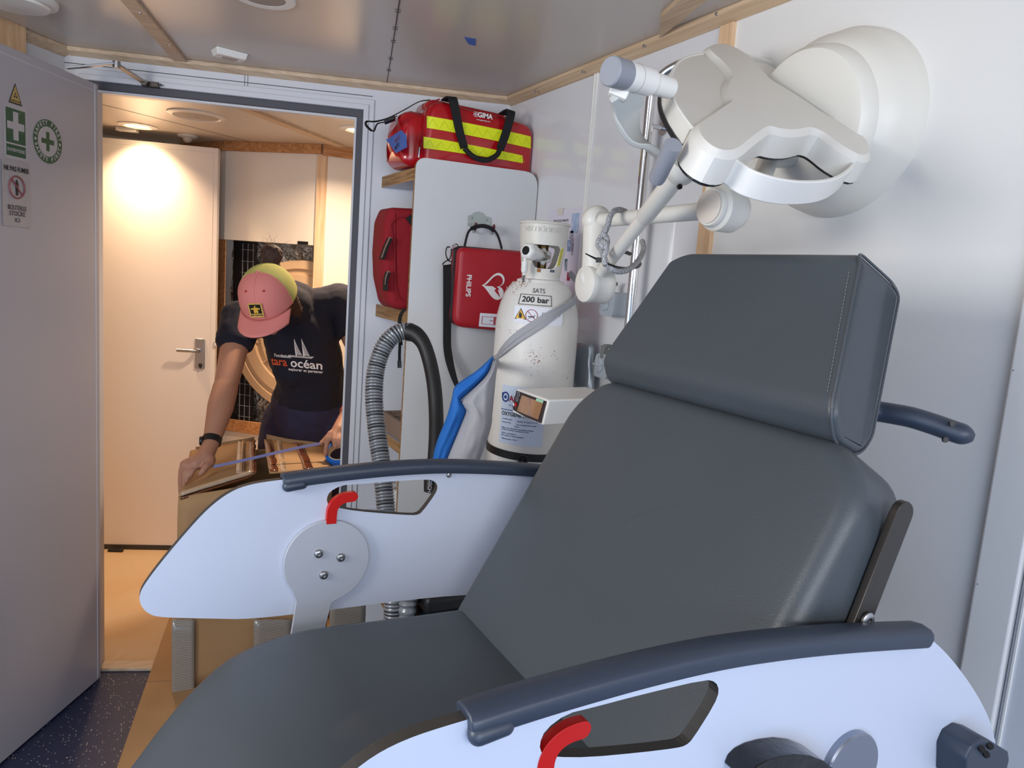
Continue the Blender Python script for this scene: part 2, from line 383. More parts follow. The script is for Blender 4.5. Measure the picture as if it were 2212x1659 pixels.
# ceiling battens
b = MB(); q0, q1 = fs(-.085, ZT, 0), fs(1.345, ZT, 0)
b.hexa([q0, q0-NF*.026, q0-NF*.026-ZU*.012, q0-ZU*.024], [q1, q1-NF*.026, q1-NF*.026-ZU*.012, q1-ZU*.024]); struct(b.build('trim_ceiling_far', 'wood', bevel=.002))
b = MB(); q0, q1 = V((XW, 2.433, ZT)), V((XW, -1.6, ZT)); X_ = V((1, 0, 0))
b.hexa([q0, q0-X_*.028, q0-X_*.026-ZU*.012, q0-ZU*.028], [q1, q1-X_*.028, q1-X_*.026-ZU*.012, q1-ZU*.028]); struct(b.build('trim_ceiling_right', 'wood_y', bevel=.002))
b = MB(); q0, q1 = A+ZU*ZT, A+LD*1.5+ZU*ZT
b.hexa([q0, q0+LN*.026, q0+LN*.026-ZU*.012, q0-ZU*.030], [q1, q1+LN*.026, q1+LN*.026-ZU*.012, q1-ZU*.030]); struct(b.build('trim_ceiling_left', 'wood', bevel=.002))
b = MB(); c0 = V((-.328, 2.705, 0))-LN*0; b.box(A+LD*.275+LN*.02+ZU*(ZT-.06-.0), (.14, .035, .12), (LD, LN, ZU)); struct(b.build('trim_plywood_block', 'wood_v', bevel=.001))
# beam from the far wall to the front (across the ceiling)
def beam(name, px0, px1, wd, th, m='wood'):
    a, c = onz(px0[0], px0[1], ZT), onz(px1[0], px1[1], ZT); a.z = c.z = ZT; d = (c-a).normalized(); s_ = d.cross(ZU)
    c = c+d*.0; a = a-d*.9 if px0[1] <= 1 else a; b = MB()
    b.hexa([a-s_*wd/2, a+s_*wd/2, a+s_*wd/2-ZU*th, a-s_*wd/2-ZU*th], [c-s_*wd/2, c+s_*wd/2, c+s_*wd/2-ZU*th, c-s_*wd/2-ZU*th])
    return struct(b.build(name, m, bevel=.0015)), a, c, d
bm1, a, c, d = beam('trim_ceiling_beam', (283, 0), (410, 151), .040, .010, 'wood')
for k, (x, y) in enumerate([(302, 28), (366, 98)]): screw(onz(x, y, ZT-.010), -ZU, .004, None, 'screw'); 
_scr = [o for o in COL.objects if o.name.startswith('screw') and o.parent is None]
for o in _scr: o.name = 'trim_screw'; struct(o)
b = MB(); a = onz(1425, 74, ZT); c = onz(1588, -60, ZT); d = (c-a).normalized(); s_ = d.cross(ZU)
b.prism([a+d*0, a+d*.14+s_*.052, a+d*2.6+s_*.052, a+d*2.6], (0, 0, -.011)); struct(b.build('trim_ceiling_brace', 'wood_y', bevel=.001))
# dark joint in the ceiling with staples
b = MB(); a, c = onz(868, -30, ZT), onz(834, 190, ZT); d = (c-a).normalized(); s_ = d.cross(ZU); b.box(a-d*1.2, (2.4, .0028, .002), (d, s_, ZU))
b.box((a+c)/2, ((c-a).length, .0028, .002), (d, s_, ZU))
for t in (.16, .30, .42, .60, .74): b.box(a+(c-a)*t, (.0012, .014, .0025), (d, s_, ZU)); b.box(a+(c-a)*(t+.018), (.0012, .014, .0025), (d, s_, ZU))
struct(b.build('trim_ceiling_joint', 'edge'))
for k, (x, y) in enumerate([(1157, 197), (1259, 155), (1391, 99), (1548, 30)]):
    o = screw(onx(x, y, XW-.027), V((-1, 0, -.3)), .0038, None, 'trim_screw'); struct(o)
# wooden post on the right wall
b = MB(); b.box((XW-.004, 1.3535, (ZT-.028)/2), (.012, .044, ZT-.03)); struct(b.build('trim_post_right', 'wood_v', bevel=.0015))
# ------------------------------------------------------------------ inner room
ZI = 2.066
IA0, IA, IB, IC = V((.255, 4.37, 0)), V((.428, 4.027, 0)), V((.824, 3.685, 0)), V((2.1, 3.58, 0))
def wseg(name, a, b_, z0, z1, th=.05, m='wall_in'):
    d = (b_-a).normalized(); n = V((-d.y, d.x, 0)); n = n if n.y > 0 else -n
    q = [a+ZU*z0, b_+ZU*z0, b_+ZU*z1, a+ZU*z1]; w_ = MB(); w_.hexa(q, [p+n*th for p in q]); return struct(w_.build(name, m))
wseg('wall_inner_corner', IA0, IA, 1.591, ZI); wseg('wall_inner_corner_low', IA0, IA, 0, .68)
wseg('wall_inner_upper', IA, IB, 1.591, ZI); wseg('wall_inner_lower', IA, IB, 0, .616)
wseg('wall_inner_far', IB, IC, 0, ZI)
wseg('wall_inner_left', V((-.9, 4.40, 0)), V((.27, 4.40, 0)), 0, ZI)
b = MB(); b.box((-.95, 3.9, ZI/2), (.05, 2.0, ZI)); struct(b.build('wall_inner_side_left', 'wall_in'))
b = MB(); b.box((2.12, 3.1, ZI/2), (.05, 2.0, ZI)); struct(b.build('wall_inner_side_right', 'wall_in'))
q = [fs(-.9), fs(-.2), fs(-.2, ZT), fs(-.9, ZT)]; b = MB(); b.hexa(q, [p+NF*.05 for p in q]); q = [fs(1.40), fs(2.4), fs(2.4, ZT), fs(1.40, ZT)]; b.hexa(q, [p+NF*.05 for p in q]); struct(b.build('wall_inner_near', 'wall_in'))
# battens: along the ceiling, the vertical post, the ledge under the opening
M['wood_in'] = wood('warm_pine', 'c99464', 'a9713f', 'X')
RD_ = (IB-IA).normalized()
def batten(name, a, b_, z0, z1, th, m='wood_in'):
    d = (b_-a).normalized(); n = V((-d.y, d.x, 0)); n = n if n.y > 0 else -n
    q = [a+ZU*z0, b_+ZU*z0, b_+ZU*z1, a+ZU*z1]; w_ = MB(); w_.hexa(q, [p-n*th for p in q]); return struct(w_.build(name, m, bevel=.002))
batten('trim_inner_ceiling_a', IA0, IA, ZI-.045, ZI, .02); batten('trim_inner_ceiling_b', IA, IB, ZI-.045, ZI, .02); batten('trim_inner_ceiling_c', IB, IC, ZI-.05, ZI, .02)
batten('trim_inner_post', IB-V((.020, -.017, 0)), IB+V((.025, 0, 0)), 0, ZI-.05, .012, 'wood_v')
batten('trim_inner_jamb', IA0, IA+RD_*.012, .68, 1.591, .004, 'wood_in')
wseg('wall_inner_recess', IA0+V((-.05, .25, 0)), IB+V((.20, .22, 0)), .4, 1.8, .03)
batten('trim_inner_ledge', IA, IB, .616, .680, .008)
b = MB(); a, c = onz(215, 224, ZI), onz(548, 308, ZI); d = (c-a).normalized(); s_ = d.cross(ZU); b.box((a+c)/2, ((c-a).length, .003, .002), (d, s_, ZU)); struct(b.build('trim_inner_joint', 'edge'))
b = MB(); a, c = onz(505, 222, ZI), onz(736, 313, ZI); d = (c-a).normalized(); s_ = d.cross(ZU); b.box((a+c)/2-ZU*.005, ((c-a).length, .045, .012), (d, s_, ZU)); struct(b.build('trim_inner_beam', 'wood'))
# recess: foil insulation, black ladder panel, big round moulded cover
RD = (IB-IA).normalized(); RN = V((-RD.y, RD.x, 0))
m = mat('foil_insulation', 'c8bfb4', .24, metal=1.0); nt = m.node_tree; bs = nt.nodes['Principled BSDF']; tc = nt.nodes.new('ShaderNodeTexCoord')
vo = nt.nodes.new('ShaderNodeTexNoise'); vo.inputs['Scale'].default_value = 26; vo.inputs['Detail'].default_value = 6; vo.inputs['Distortion'].default_value = 1.2
bp = nt.nodes.new('ShaderNodeBump'); bp.inputs['Strength'].default_value = 1; bp.inputs['Distance'].default_value = .03
nt.links.new(tc.outputs['Object'], vo.inputs['Vector']); nt.links.new(vo.outputs['Fac'], bp.inputs['Height']); nt.links.new(bp.outputs['Normal'], bs.inputs['Normal']); M['foil'] = m
b = MB(); N1 = 60; N2 = 70; pts = []
for i in range(N1+1):
    for j in range(N2+1):
        u = -.05+.57*i/N1; z = .50+1.15*j/N2; h = noise.noise(V((u*11, z*11, 0)))*.018+noise.noise(V((u*30, z*30, 3)))*.008
        pts.append(IA+RD*u+RN*(.15+h)+ZU*z)
b.add(pts, [(i*(N2+1)+j, (i+1)*(N2+1)+j, (i+1)*(N2+1)+j+1, i*(N2+1)+j+1) for i in range(N1) for j in range(N2)])
o = tag(b.build('foil_insulation', 'foil', smooth='all'), 'crumpled silver foil insulation in the recess behind the person', 'insulation')
so = o.modifiers.new('t', 'SOLIDIFY'); so.thickness = .004
t = thing('ladder_panel', IA+RD*.05+RN*.09+ZU*.55, 'black panel with thin white ladder lines beside the foil', 'panel')
b = MB(); b.box(IA+RD*.055+RN*.10+ZU*1.08, (.13, .01, 1.02), (RD, RN, ZU)); b.build('panel', 'black', t)
b = MB()
for k in range(17): b.box(IA+RD*.075+RN*.093+ZU*(.62+.058*k), (.075, .002, .002), (RD, RN, ZU))
for k in (.045, .075, .105): b.box(IA+RD*k+RN*.093+ZU*1.08, (.002, .002, 1.0), (RD, RN, ZU))
b.build('grid_lines', 'grey_steel', t)
cc = IA+RD*.40+RN*.070+ZU*1.13; t = thing('round_cover', cc, 'large round beige moulded cover with concentric ribs behind the person', 'cover')
M['beige_plastic'] = mat('beige_moulding', 'd0b08c', .5, bump=(8, .1, 2))
prof = [(.001, .018), (.13, .018), (.135, .006), (.165, .006), (.17, .022), (.235, .024), (.24, .008), (.275, .008), (.28, .024), (.345, .020), (.35, .004), (.375, .004), (.38, .016), (.425, .010), (.43, -.02)]
prof = [(r*.905, h) for r, h in prof]; b = MB(); b.lathe(prof, cc, -RN, 144); b.clip(lambda p: (p-IA).dot(RD) > .522); b.build('moulding', 'beige_plastic', t, smooth=True, angle=60)
for k in range(14):
    b = MB(); a = 2*math.pi*k/14+.2; e = RD*math.cos(a)+ZU*math.sin(a)
    if (cc+e*.233-IA).dot(RD) > .50: continue
    g = -RD*math.sin(a)+ZU*math.cos(a); b.box(cc+e*.233-RN*.010, (.035, .008, .012), (e, g, RN)); b.build('rib', 'beige_plastic', t, bevel=.002)
# small dark label and plate at the top of the opening
b = MB(); p = onp(655, 525, IA, RN); b.box(p-RN*.003, (.055, .004, .016), (RD, RN, ZU)); tag(b.build('name_tag', 'black'), 'small black tag above the foil recess', 'tag')

# ------------------------------------------------------------------ doors
# cabin door, open towards the camera
H = V((-.084, 2.785, 0)); DD = V((-.51, -.86, 0)).normalized(); DN = V((.86, -.51, 0)).normalized()
def leafp(x, y, off=0): return onp(x, y, H+DN*off, DN)
b = MB(); q = [H, H+DD*.80, H+DD*.80+ZU*2.0, H+ZU*2.0]; q = [p+ZU*.008+ZU*0 for p in q]; b.hexa(q, [p-DN*.042 for p in q])
d1 = struct(b.build('door_1', 'door_grey', bevel=.0015))
b = MB(); e = .0012
for a, c in ((H+DD*.018+ZU*.016, H+DD*.018+ZU*2.004), (H+DD*.018+ZU*1.985, H+DD*.79+ZU*1.985)):
    b.tube([a+DN*e*.2, c+DN*e*.2], .0012, 6)
b.build('door_bead', 'frame_white', d1)
# inner door with lever handle
IDa, IDb = V((-.60, 4.262, 0)), V((.383, 3.925, 0)); ID = (IDb-IDa).normalized(); IN = V((ID.y, -ID.x, 0))
M['door_in'] = mat('inner_door_white', 'e9e0d8', .34)
b = MB(); q = [IDa+ZU*.012, IDb+ZU*.012, IDb+ZU*2.015, IDa+ZU*2.015]; b.hexa(q, [p-IN*.04 for p in q]); d2 = struct(b.build('door_2', 'door_in', bevel=.002))
b = MB()
for a, c in ((IDa+ZU*1.992, IDb-ID*.02+ZU*1.992), (IDb-ID*.022+ZU*.03, IDb-ID*.022+ZU*1.99)): b.tube([a, c], .0014, 6)
b.build('door_bead', 'wall_in', d2)
b = MB(); b.box((IDa+IDb)/2+ZU*.014+IN*.001, ((IDb-IDa).length, .006, .022), (ID, IN, ZU)); b.build('bottom_seal', 'edge', d2)
def idp(x, y, off=0): return onp(x, y, IDa+IN*off, IN)
c = idp(432, 764, .004); b = MB(); b.box(c, (.046, .008, .15), (ID, IN, ZU)); hp = b.build('door_handle', 'steel', d2, bevel=.003); hp['label'] = 'satin metal lever handle plate'
c = idp(427, 757, .01); b = MB(); b.lathe([(.013, 0), (.013, .02), (.010, .022), (.010, .035)], c-IN*.01, IN, 20); b.tube(spline([c+IN*.025, c+IN*.033-ID*.012, c+IN*.034-ID*.05, c+IN*.034-ID*.088], 6), .0085, 12); b.build('lever', 'steel', hp, smooth=True)
c = idp(433, 789, .008); b = MB(); b.lathe([(.010, 0), (.010, .003), (.007, .003)], c, IN, 20); b.box(c-ZU*.008+IN*.001, (.009, .004, .016), (ID, IN, ZU)); b.build('keyhole', 'dark_steel', hp, smooth=True)
c = idp(467, 741, .0)+IN*.001; b = MB(); b.box(c, (.010, .02, .03), (ID, IN, ZU)); b.build('latch', 'white', d2, bevel=.002)
b = MB(); p = onz(250, 1189, .006); b.box(p, (.07, .02, .012), (ID, IN, ZU)); tag(b.build('door_wedge', 'black', bevel=.002), 'small black wedge at the foot of the inner door', 'door wedge')
# ================================================================== the treatment chair
YN, YF = .466, 1.139           # outer face of the near side panel, inner face of the far one
ch = thing('treatment_chair', (.45, .80, 0), 'large reclining treatment chair with dark grey upholstery and white side panels', 'chair')
PT = .013
def xz(x, y, yp, dx=0): p = ony(x, y, yp); return (p.x+dx, p.z)
fpx = [(1128, 1012), (900, 1014), (700, 1026), (600, 1037), (540, 1046), (497, 1062), (450, 1097), (400, 1152), (350, 1212), (317, 1255), (301, 1282), (302, 1305), (318, 1325), (345, 1334), (450, 1336), (545, 1338), (720, 1316), (990, 1283)]
outl = [xz(x, y, YF) for x, y in fpx]
rear = [xz(x, y, YN, -.012) for x, y in [(2155, 1640), (2142, 1565), (2110, 1500), (2062, 1432), (2020, 1388), (1990, 1368)]]
prof = [(x, z) for x, z in outl[1:]] + [(.70, .915), (.86, .905)] + [(rear[0][0]+.004, .935)] + rear + [(.70, 1.150), (.60, 1.162), (.50, 1.168)]
hpx = [(770, 1046), (840, 1040), (925, 1035), (940, 1040), (946, 1052), (940, 1068), (912, 1106), (903, 1112), (890, 1113), (840, 1110), (770, 1104), (725, 1096), (709, 1090), (705, 1078), (712, 1062), (738, 1048)]
hole = [xz(x, y, YF) for x, y in hpx]
def side(name, y0, vec, dx=0):
    P = smoothp([V((x+dx, y0, z)) for x, z in prof], 2); Hh = smoothp([V((x+dx, y0, z)) for x, z in hole], 1)
    b = MB(); b.prism(P, vec, [Hh], 0, 1); o = b.build(name, ['laminate', 'edge'], ch)
    return o
side('side_panel', YF, (0, PT, 0)); s2 = side('side_panel', YN, (0, PT, 0), .013)
# armrest pads: rounded cap sections along the upper edge, with moulded ends
def pad(name, yc, dx, mirror=1):
    path = [(x+dx, z) for x, z in [(.212, 1.168), (.24, 1.171), (.30, 1.1755), (.38, 1.179), (.46, 1.179), (.54, 1.174), (.62, 1.166), (.70, 1.156), (.745, 1.150), (.768, 1.147)]]
    pts = spline([V((x, yc, z)) for x, z in path], 4); N = len(pts); b = MB()
    sec = [(-.0155, -.013), (-.018, -.003), (-.0165, .003), (-.012, .0065), (0, .0085), (.012, .0065), (.0165, .003), (.018, -.003), (.0155, -.013), (.011, -.013), (.010, -.010), (-.010, -.010), (-.011, -.013)]
    vs = []; n = len(sec)
    for i, p in enumerate(pts):
        t = (pts[min(i+1, N-1)]-pts[max(i-1, 0)]).normalized(); u = V((0, 1, 0)); w_ = u.cross(t); w_ = -w_ if w_.z < 0 else w_
        k = 1.0 if 0 < i < N-1 else .93
        for a, c in sec: vs.append(p+u*a*k+w_*(c*k))
    b.add(vs, [(i*n+k, i*n+(k+1) % n, (i+1)*n+(k+1) % n, (i+1)*n+k) for i in range(N-1) for k in range(n)]+[tuple(reversed(range(n))), tuple(range((N-1)*n, N*n))])
    o = b.build(name, 'pad', ch, bevel=.003, seg=2)
    # moulded clip lobes at both ends
    e = MB(); y_ = yc-.013*mirror
    p = V((path[0][0]+.007, y_, path[0][1]-.009)); q = p+V((.022, 0, .002))
    e.cone(p, .0085, q, .0075, 16); e.build('pad_clip', 'pad', o, smooth=True)
    return o
pad('armrest_pad', YN+PT/2, .016); pad('armrest_pad', YF+PT/2, 0)
# red release levers
for y0, dx in ((YF-.004, 0), (YN+.004, .013)):
    pts = [xz(x, y, YF, dx) for x, y in [(713, 1128), (714, 1112), (716, 1098), (722, 1086), (733, 1077), (746, 1072), (760, 1070)]]
    b = MB(); P = spline([V((x, y0-.005, z)) for x, z in pts], 4); hw_ = .0080; La, Ra = [], []
    for i, p in enumerate(P):
        t = (P[min(i+1, len(P)-1)]-P[max(i-1, 0)]).normalized(); nn = t.cross(V((0, 1, 0))); La.append(p+nn*hw_); Ra.append(p-nn*hw_)
    e_t = (P[-1]-P[-2]).normalized(); e_n = e_t.cross(V((0, 1, 0))); tip = [P[-1]+e_n*(hw_*math.cos(a))+e_t*(hw_*math.sin(a)) for a in [math.pi*k/8 for k in range(1, 8)]]
    b.prism(La+tip+Ra[::-1], (0, .010, 0))
    o = b.build('release_lever', 'red_plastic', ch, bevel=.0012, seg=2); o['label'] = 'bright red bent release lever'
# grey support arm with a round plate and three screws, on the inside of the far panel
c = ony(706, 1215, YF-.008); R = .0685
def armp(x, y): return ony(x, y, YF-.008)
arm = [armp(x, y) for x, y in [(631, 1360), (640, 1300), (634, 1272)]]
cir = []
a0 = math.atan2(arm[2].z-c.z, arm[2].x-c.x); rr = ((arm[2]-c).length+ (armp(797, 1205)-c).length)/2
e_ = armp(716, 1302); a1 = math.atan2(e_.z-c.z, e_.x-c.x)
a0 = math.radians(218); a1 = math.radians(296)
R = (armp(797, 1205)-armp(613, 1222)).length/2; c = (armp(797, 1205)+armp(613, 1222))/2
for k in range(41):
    a = a0-(2*math.pi-(a1-a0))*k/40; cir.append(c+V((math.cos(a)*R, 0, math.sin(a)*R)))
pl = arm[:2]+cir+[armp(716, 1302), armp(704, 1350)]
b = MB(); b.prism(pl+[armp(700, 1450), armp(612, 1465)], (0, .006, 0)); sa = b.build('support_arm', 'grey_steel', ch, bevel=.001, seg=2)
for x, y in ((688, 1196), (736, 1204), (699, 1242)):
    p = armp(x, y); s_ = screw(p, (0, -1, 0), .0072, sa)
for x, y in ((656, 1046), (969, 1026)): screw(ony(x, y, YF), (0, -1, 0), .0048, ch)
# seat cushion: flat, then rolling down into the leg rest
YS0, YS1 = YN+.045, 1.075
sp_ = [ony(x, y, YS1) for x, y in [(985, 1303), (900, 1314), (800, 1326), (700, 1338), (640, 1348), (560, 1372), (480, 1412), (400, 1485), (340, 1555), (262, 1659)]]
top = [(sp_[0].x+.05, sp_[0].z-.006)]+[(p.x, p.z) for p in sp_]; l = sp_[-1]; k = sp_[-2]
d = V((l.x-k.x, 0, l.z-k.z)).normalized(); top += [(l.x+d.x*.16, l.z+d.z*.16), (l.x+d.x*.26-.01, l.z+d.z*.26)]
T = spline([V((x, 0, z)) for x, z in top], 4); nrm = []
for i, p in enumerate(T):
    t = (T[min(i+1, len(T)-1)]-T[max(i-1, 0)]).normalized(); nrm.append(V((-t.z, 0, t.x)))
b = MB(); ring = T+[p+n_*.085 for p, n_ in reversed(list(zip(T, nrm)))]
# rounded cross-section: several rings across the width
rings = []; ys = [(0, .030), (.006, .014), (.016, .005), (.032, 0), (.08, 0)]
cols = [(YS0+a, c) for a, c in ys]+[(YS1-a, c) for a, c in reversed(ys)]
nT = len(T); vs = []
for yy, dn in cols:
    for i, p in enumerate(T): vs.append(V((p.x+nrm[i].x*dn, yy, p.z+nrm[i].z*dn)))
    for i in range(nT-1, -1, -1): p = T[i]; vs.append(V((p.x+nrm[i].x*.085, yy, p.z+nrm[i].z*.085)))
n = 2*nT; fs_ = [(i*n+k, i*n+(k+1) % n, (i+1)*n+(k+1) % n, (i+1)*n+k) for i in range(len(cols)-1) for k in range(n)]
for e in (0, len(cols)-1): fs_.append(tuple(range(e*n, e*n+n)))
b.add(vs, fs_); st = b.build('seat', 'leather', ch, smooth=True, angle=70)
# backrest
p0 = ony(985, 1300, YS1); xb0, zb0 = p0.x, p0.z; xb1, zb1 = .712, 1.351
bu = V((xb1-xb0, 0, zb1-zb0)); BLn = bu.length; bu.normalize(); bn = V((-bu.z, 0, bu.x))      # bn: towards the sitter
def cushion(name, outline, o, ua, va, na, th, parent, m='leather', rnd=.022, back=.014, sag=0):
    """outline in (u,v); rounded front edge, flat back"""
    P = [V((a, c, 0)) for a, c in rpoly(outline)]; n = len(P); cx_ = sum((p.x for p in P))/n; cy_ = sum((p.y for p in P))/n
    def inset(k):
        q = []
        for i, p in enumerate(P):
            a, c = P[i-1], P[(i+1) % n]; t = (c-a).normalized(); nn = V((-t.y, t.x, 0)); nn = nn if nn.dot(V((cx_, cy_, 0))-p) > 0 else -nn; q.append(p+nn*k)
        return q
    lv = [(back*1.0, -th), (.0, -th+back)]+[(rnd*(1-math.cos(a)), -rnd*(1-math.sin(a))) for a in [i*math.pi/2/6 for i in range(7)]]
    vs = []
    for k, h in lv:
        for p in inset(k): vs.append(o+ua*p.x+va*p.y+na*h)
    L = len(lv); f = [(i*n+k, i*n+(k+1) % n, (i+1)*n+(k+1) % n, (i+1)*n+k) for i in range(L-1) for k in range(n)]
    # front: shrink in steps to carry a slight crown
    base = inset(rnd); c3 = V((cx_, cy_, 0))
    SCS = (.94, .86, .74, .6, .44, .28, .12) if sag else ()
    for j, sc in enumerate(SCS):
        for p in base: q = c3+(p-c3)*sc; vs.append(o+ua*q.x+va*q.y+na*(sag*(1-sc*sc)))
        i = L-1+j; f += [(i*n+k, i*n+(k+1) % n, (i+1)*n+(k+1) % n, (i+1)*n+k) for k in range(n)]
    f.append(tuple(reversed(range(n)))); f.append(tuple(range((L+len(SCS)-1)*n, (L+len(SCS))*n)))
    b = MB(); b.add(vs, f); return b.build(name, m, parent, smooth=True, angle=60)
o = V((xb0, YS0-.0, zb0)); W = YS1-YS0
YB0 = .498; o = V((xb0, YB0, zb0)); W = YS1-YB0
ol = [(.0, -.03, .03), (W, -.03, .03), (W, BLn-.06, .05), (W-.05, BLn, .03), (.045, BLn, .05), (.0, BLn-.055, .05)]
bk = cushion('backrest', ol, o, V((0, 1, 0)), bu, bn, .108, ch, rnd=.024, sag=.002); weighted(bk)
def bp_(a, c, h=0): return o+V((0, 1, 0))*a+bu*c+bn*h
b = MB(); b.tube(spline([bp_(.036, BLn-.080, -.004), bp_(.020, BLn-.084, -.009), bp_(.008, BLn-.086, -.020), bp_(.003, BLn-.090, -.040)], 6), .0014, 6); b.build('seam', 'edge', bk)
# headrest: tapered block, leaning
q0 = [V((.707, 1.032, 1.378)), V((.707, .566, 1.378)), V((.782, .610, 1.566)), V((.782, .975, 1.566))]
hu = (q0[2]-q0[1]); hu = V((hu.x, 0, hu.z)).normalized(); hn = V((-hu.z, 0, hu.x)); HT = .085
ho = V((.707, .80, 1.378)); HL = .202
ol = [(-.236, -.002, .02), (.236, -.002, .02), (.182, HL, .055), (-.190, HL, .022)]
def hp_(a, c, h=0): return ho+V((0, 1, 0))*a+hu*c+hn*h
hb = []; 
prof_h = [(0, .012), (0, HL-.016), (-.004, HL-.005), (-.014, HL), (-.075, HL-.008), (HT*-1, HL-.020), (-HT, .0), (-.080, -.020), (-.068, -.030), (-.036, -.030), (-.022, -.024), (-.004, -.004)]
PH = rpoly([(a, c, .010) for a, c in prof_h], 3); nP = len(PH)
def whalf(c, far):
    t = max(0, min(1, c/HL)); w_ = .236-(.052 if far else .044)*t
    return w_-(.055*max(0, (t-.72)/.28)**2 if far else .012*max(0, (t-.85)/.15)**2)
vs = []; st_h = [(-1, .010*(1-math.sin(a)), .010*(1-math.cos(a))) for a in (0, .4, .8, 1.2, math.pi/2)]+[(0, 0, 0)]+[(1, .012*(1-math.sin(a)), .012*(1-math.cos(a))) for a in (math.pi/2, 1.2, .8, .4, 0)]
for sg, ins, dy in st_h:
    for i, (d_, c) in enumerate(PH):
        (a0_, c0_), (a1_, c1_) = PH[i-1], PH[(i+1) % nP]; t = V((a1_-a0_, c1_-c0_)).normalized(); nn = V((-t.y, t.x)); cc2 = V((-HT/2, HL/2))-V((d_, c)); nn = nn if nn.dot(cc2) > 0 else -nn
        q = V((d_, c))+nn*ins; y_ = sg*(whalf(c, sg > 0)-0)+(-dy*sg if False else 0)
        y_ = sg*(whalf(c, sg > 0)-(.010-.010*math.cos(math.asin(min(1, ins/.012))) if False else dy)) if sg else 0
        vs.append(ho+V((0, 1, 0))*y_+hu*q.y+hn*q.x)
S_ = len(st_h); f = [(i*nP+k, i*nP+(k+1) % nP, (i+1)*nP+(k+1) % nP, (i+1)*nP+k) for i in range(S_-1) for k in range(nP)]+[tuple(reversed(range(nP))), tuple(range((S_-1)*nP, S_*nP))]
b = MB(); b.add(vs, f); hr = weighted(b.build('headrest', 'leather', ch, smooth=True, angle=50))
b = MB(); loop = [hp_(-whalf(c, False)+.003, c+0, d_+0)+hn*.0010 for d_, c in PH]; b.tube(loop+[loop[0]], .0018, 8); b.build('piping', 'leather', hr, smooth=True)
M['thread'] = mat('grey_thread', '7a7d80', .7)
b = MB(); a_, c_ = hp_(-.182, HL-.03, .0010), hp_(-.220, .02, .0010)
for k in range(34):
    t = k/34; b.tube([a_.lerp(c_, t), a_.lerp(c_, t+.017)], .0005, 5)
b.build('stitching', 'thread', hr)
# push handle behind the headrest
hpts = [V((.84, .56, 1.400)), V((.80, .52, 1.395)), V((.815, .505, 1.391)), V((.850, .500, 1.379)), V((.880, .500, 1.358))]
hpts = [ond(x, y, dd) for x, y, dd in [(1880, 886, .97), (1905, 890, .965), (1935, 895, .955), (1970, 902, .945), (2015, 916, .935), (2060, 932, .925), (2104, 946, .915)]]
b = MB(); P = spline(hpts, 6); N = len(P); b.tube(P, [.0135]*(N-4)+[.013, .0115, .009, .005], 18, flat=1.0)
hd = b.build('push_handle', 'pad', ch, smooth=True, angle=60)
b = MB()
for x, y in ((2056, 915), (2042, 950)):
    p = ond(x, y, .908); b.lathe([(.0035, -.002), (.0035, .0015), (.0001, .0015)], p, (FW*-1), 14)
b.build('socket_screw', 'black', hd)
for sgn in (1, -1):
    b = MB(); b.tube([V((.80, .80+.10*sgn, 1.42)), V((.80, .80+.10*sgn, 1.30)), V((.72, .80+.10*sgn, 1.12))], .008, 10); b.build('headrest_rod', 'steel', ch, smooth=True)
b = MB(); b.box(V((.795, .80, 1.40)), (.02, .30, .05), (hn, V((0, 1, 0)), hu)); b.build('headrest_plate', 'dark_steel', ch, bevel=.003)
# flat steel bar beside the backrest with its pivot bolt
a_, c_ = ony(1955, 1112, .487), ony(1858, 1362, .487); d = (a_-c_).normalized(); s_ = d.cross(V((0, 1, 0))).normalized()
L = (a_-c_).length; pts = [c_-d*.10-s_*.0145, c_-d*.10+s_*.0145, a_+s_*.0145]+[a_+d*(.0145*math.sin(t))+s_*(.0145*math.cos(t)) for t in [math.pi*i/8 for i in range(1, 8)]]+[a_-s_*.0145]
b = MB(); b.prism(pts, (0, .009, 0)); br = b.build('backrest_bar', 'dark_steel', ch, bevel=.0008, seg=2); br['label'] = 'dark flat steel bar'
p = ony(1872, 1340, .486); b = MB(); b.lathe([(.0095, 0), (.0095, .0025), (.0075, .004), (.0040, .004), (.0036, .002), (.0001, .002)], p, (0, -1, 0), 20); b.build('pivot_bolt', 'steel', br, smooth=True)
b = MB(); b.box(ony(1868, 1330, .50)+V((-.006, 0, -.0)), (.012, .012, .16), (s_, V((0, 1, 0)), d)); b.build('backrest_bracket', 'grey_steel', ch, bevel=.001)
# frame below and pedestal
b = MB(); b.box((.42, .80, .80), (.62, .44, .06)); b.box((.42, .80, .85), (.50, .40, .06)); b.build('seat_frame', 'grey_steel', ch, bevel=.004)
b = MB(); b.box((.45, .80, .45), (.20, .22, .66)); b.box((.45, .80, .62), (.26, .28, .30)); b.build('lift_column', 'grey_steel', ch, bevel=.006)
b = MB(); b.box((.45, .80, .07), (.86, .56, .07)); b.build('base', 'grey_steel', ch, bevel=.012)
for i, (x, y) in enumerate(((.08, .57), (.08, 1.03), (.82, .57), (.82, 1.03))):
    b = MB(); b.lathe([(.028, -.010), (.034, -.006), (.034, .006), (.028, .010)], (x, y, .034), (0, 1, 0), 24); b.build('caster', 'black', ch, smooth=True)
for y0, sg in ((YN+PT+.008, 1), (YF-.008, -1)):
    b = MB(); b.box((.46, y0+.02*sg, .83), (.06, .05, .10)); b.build('panel_bracket', 'grey_steel', ch, bevel=.003)
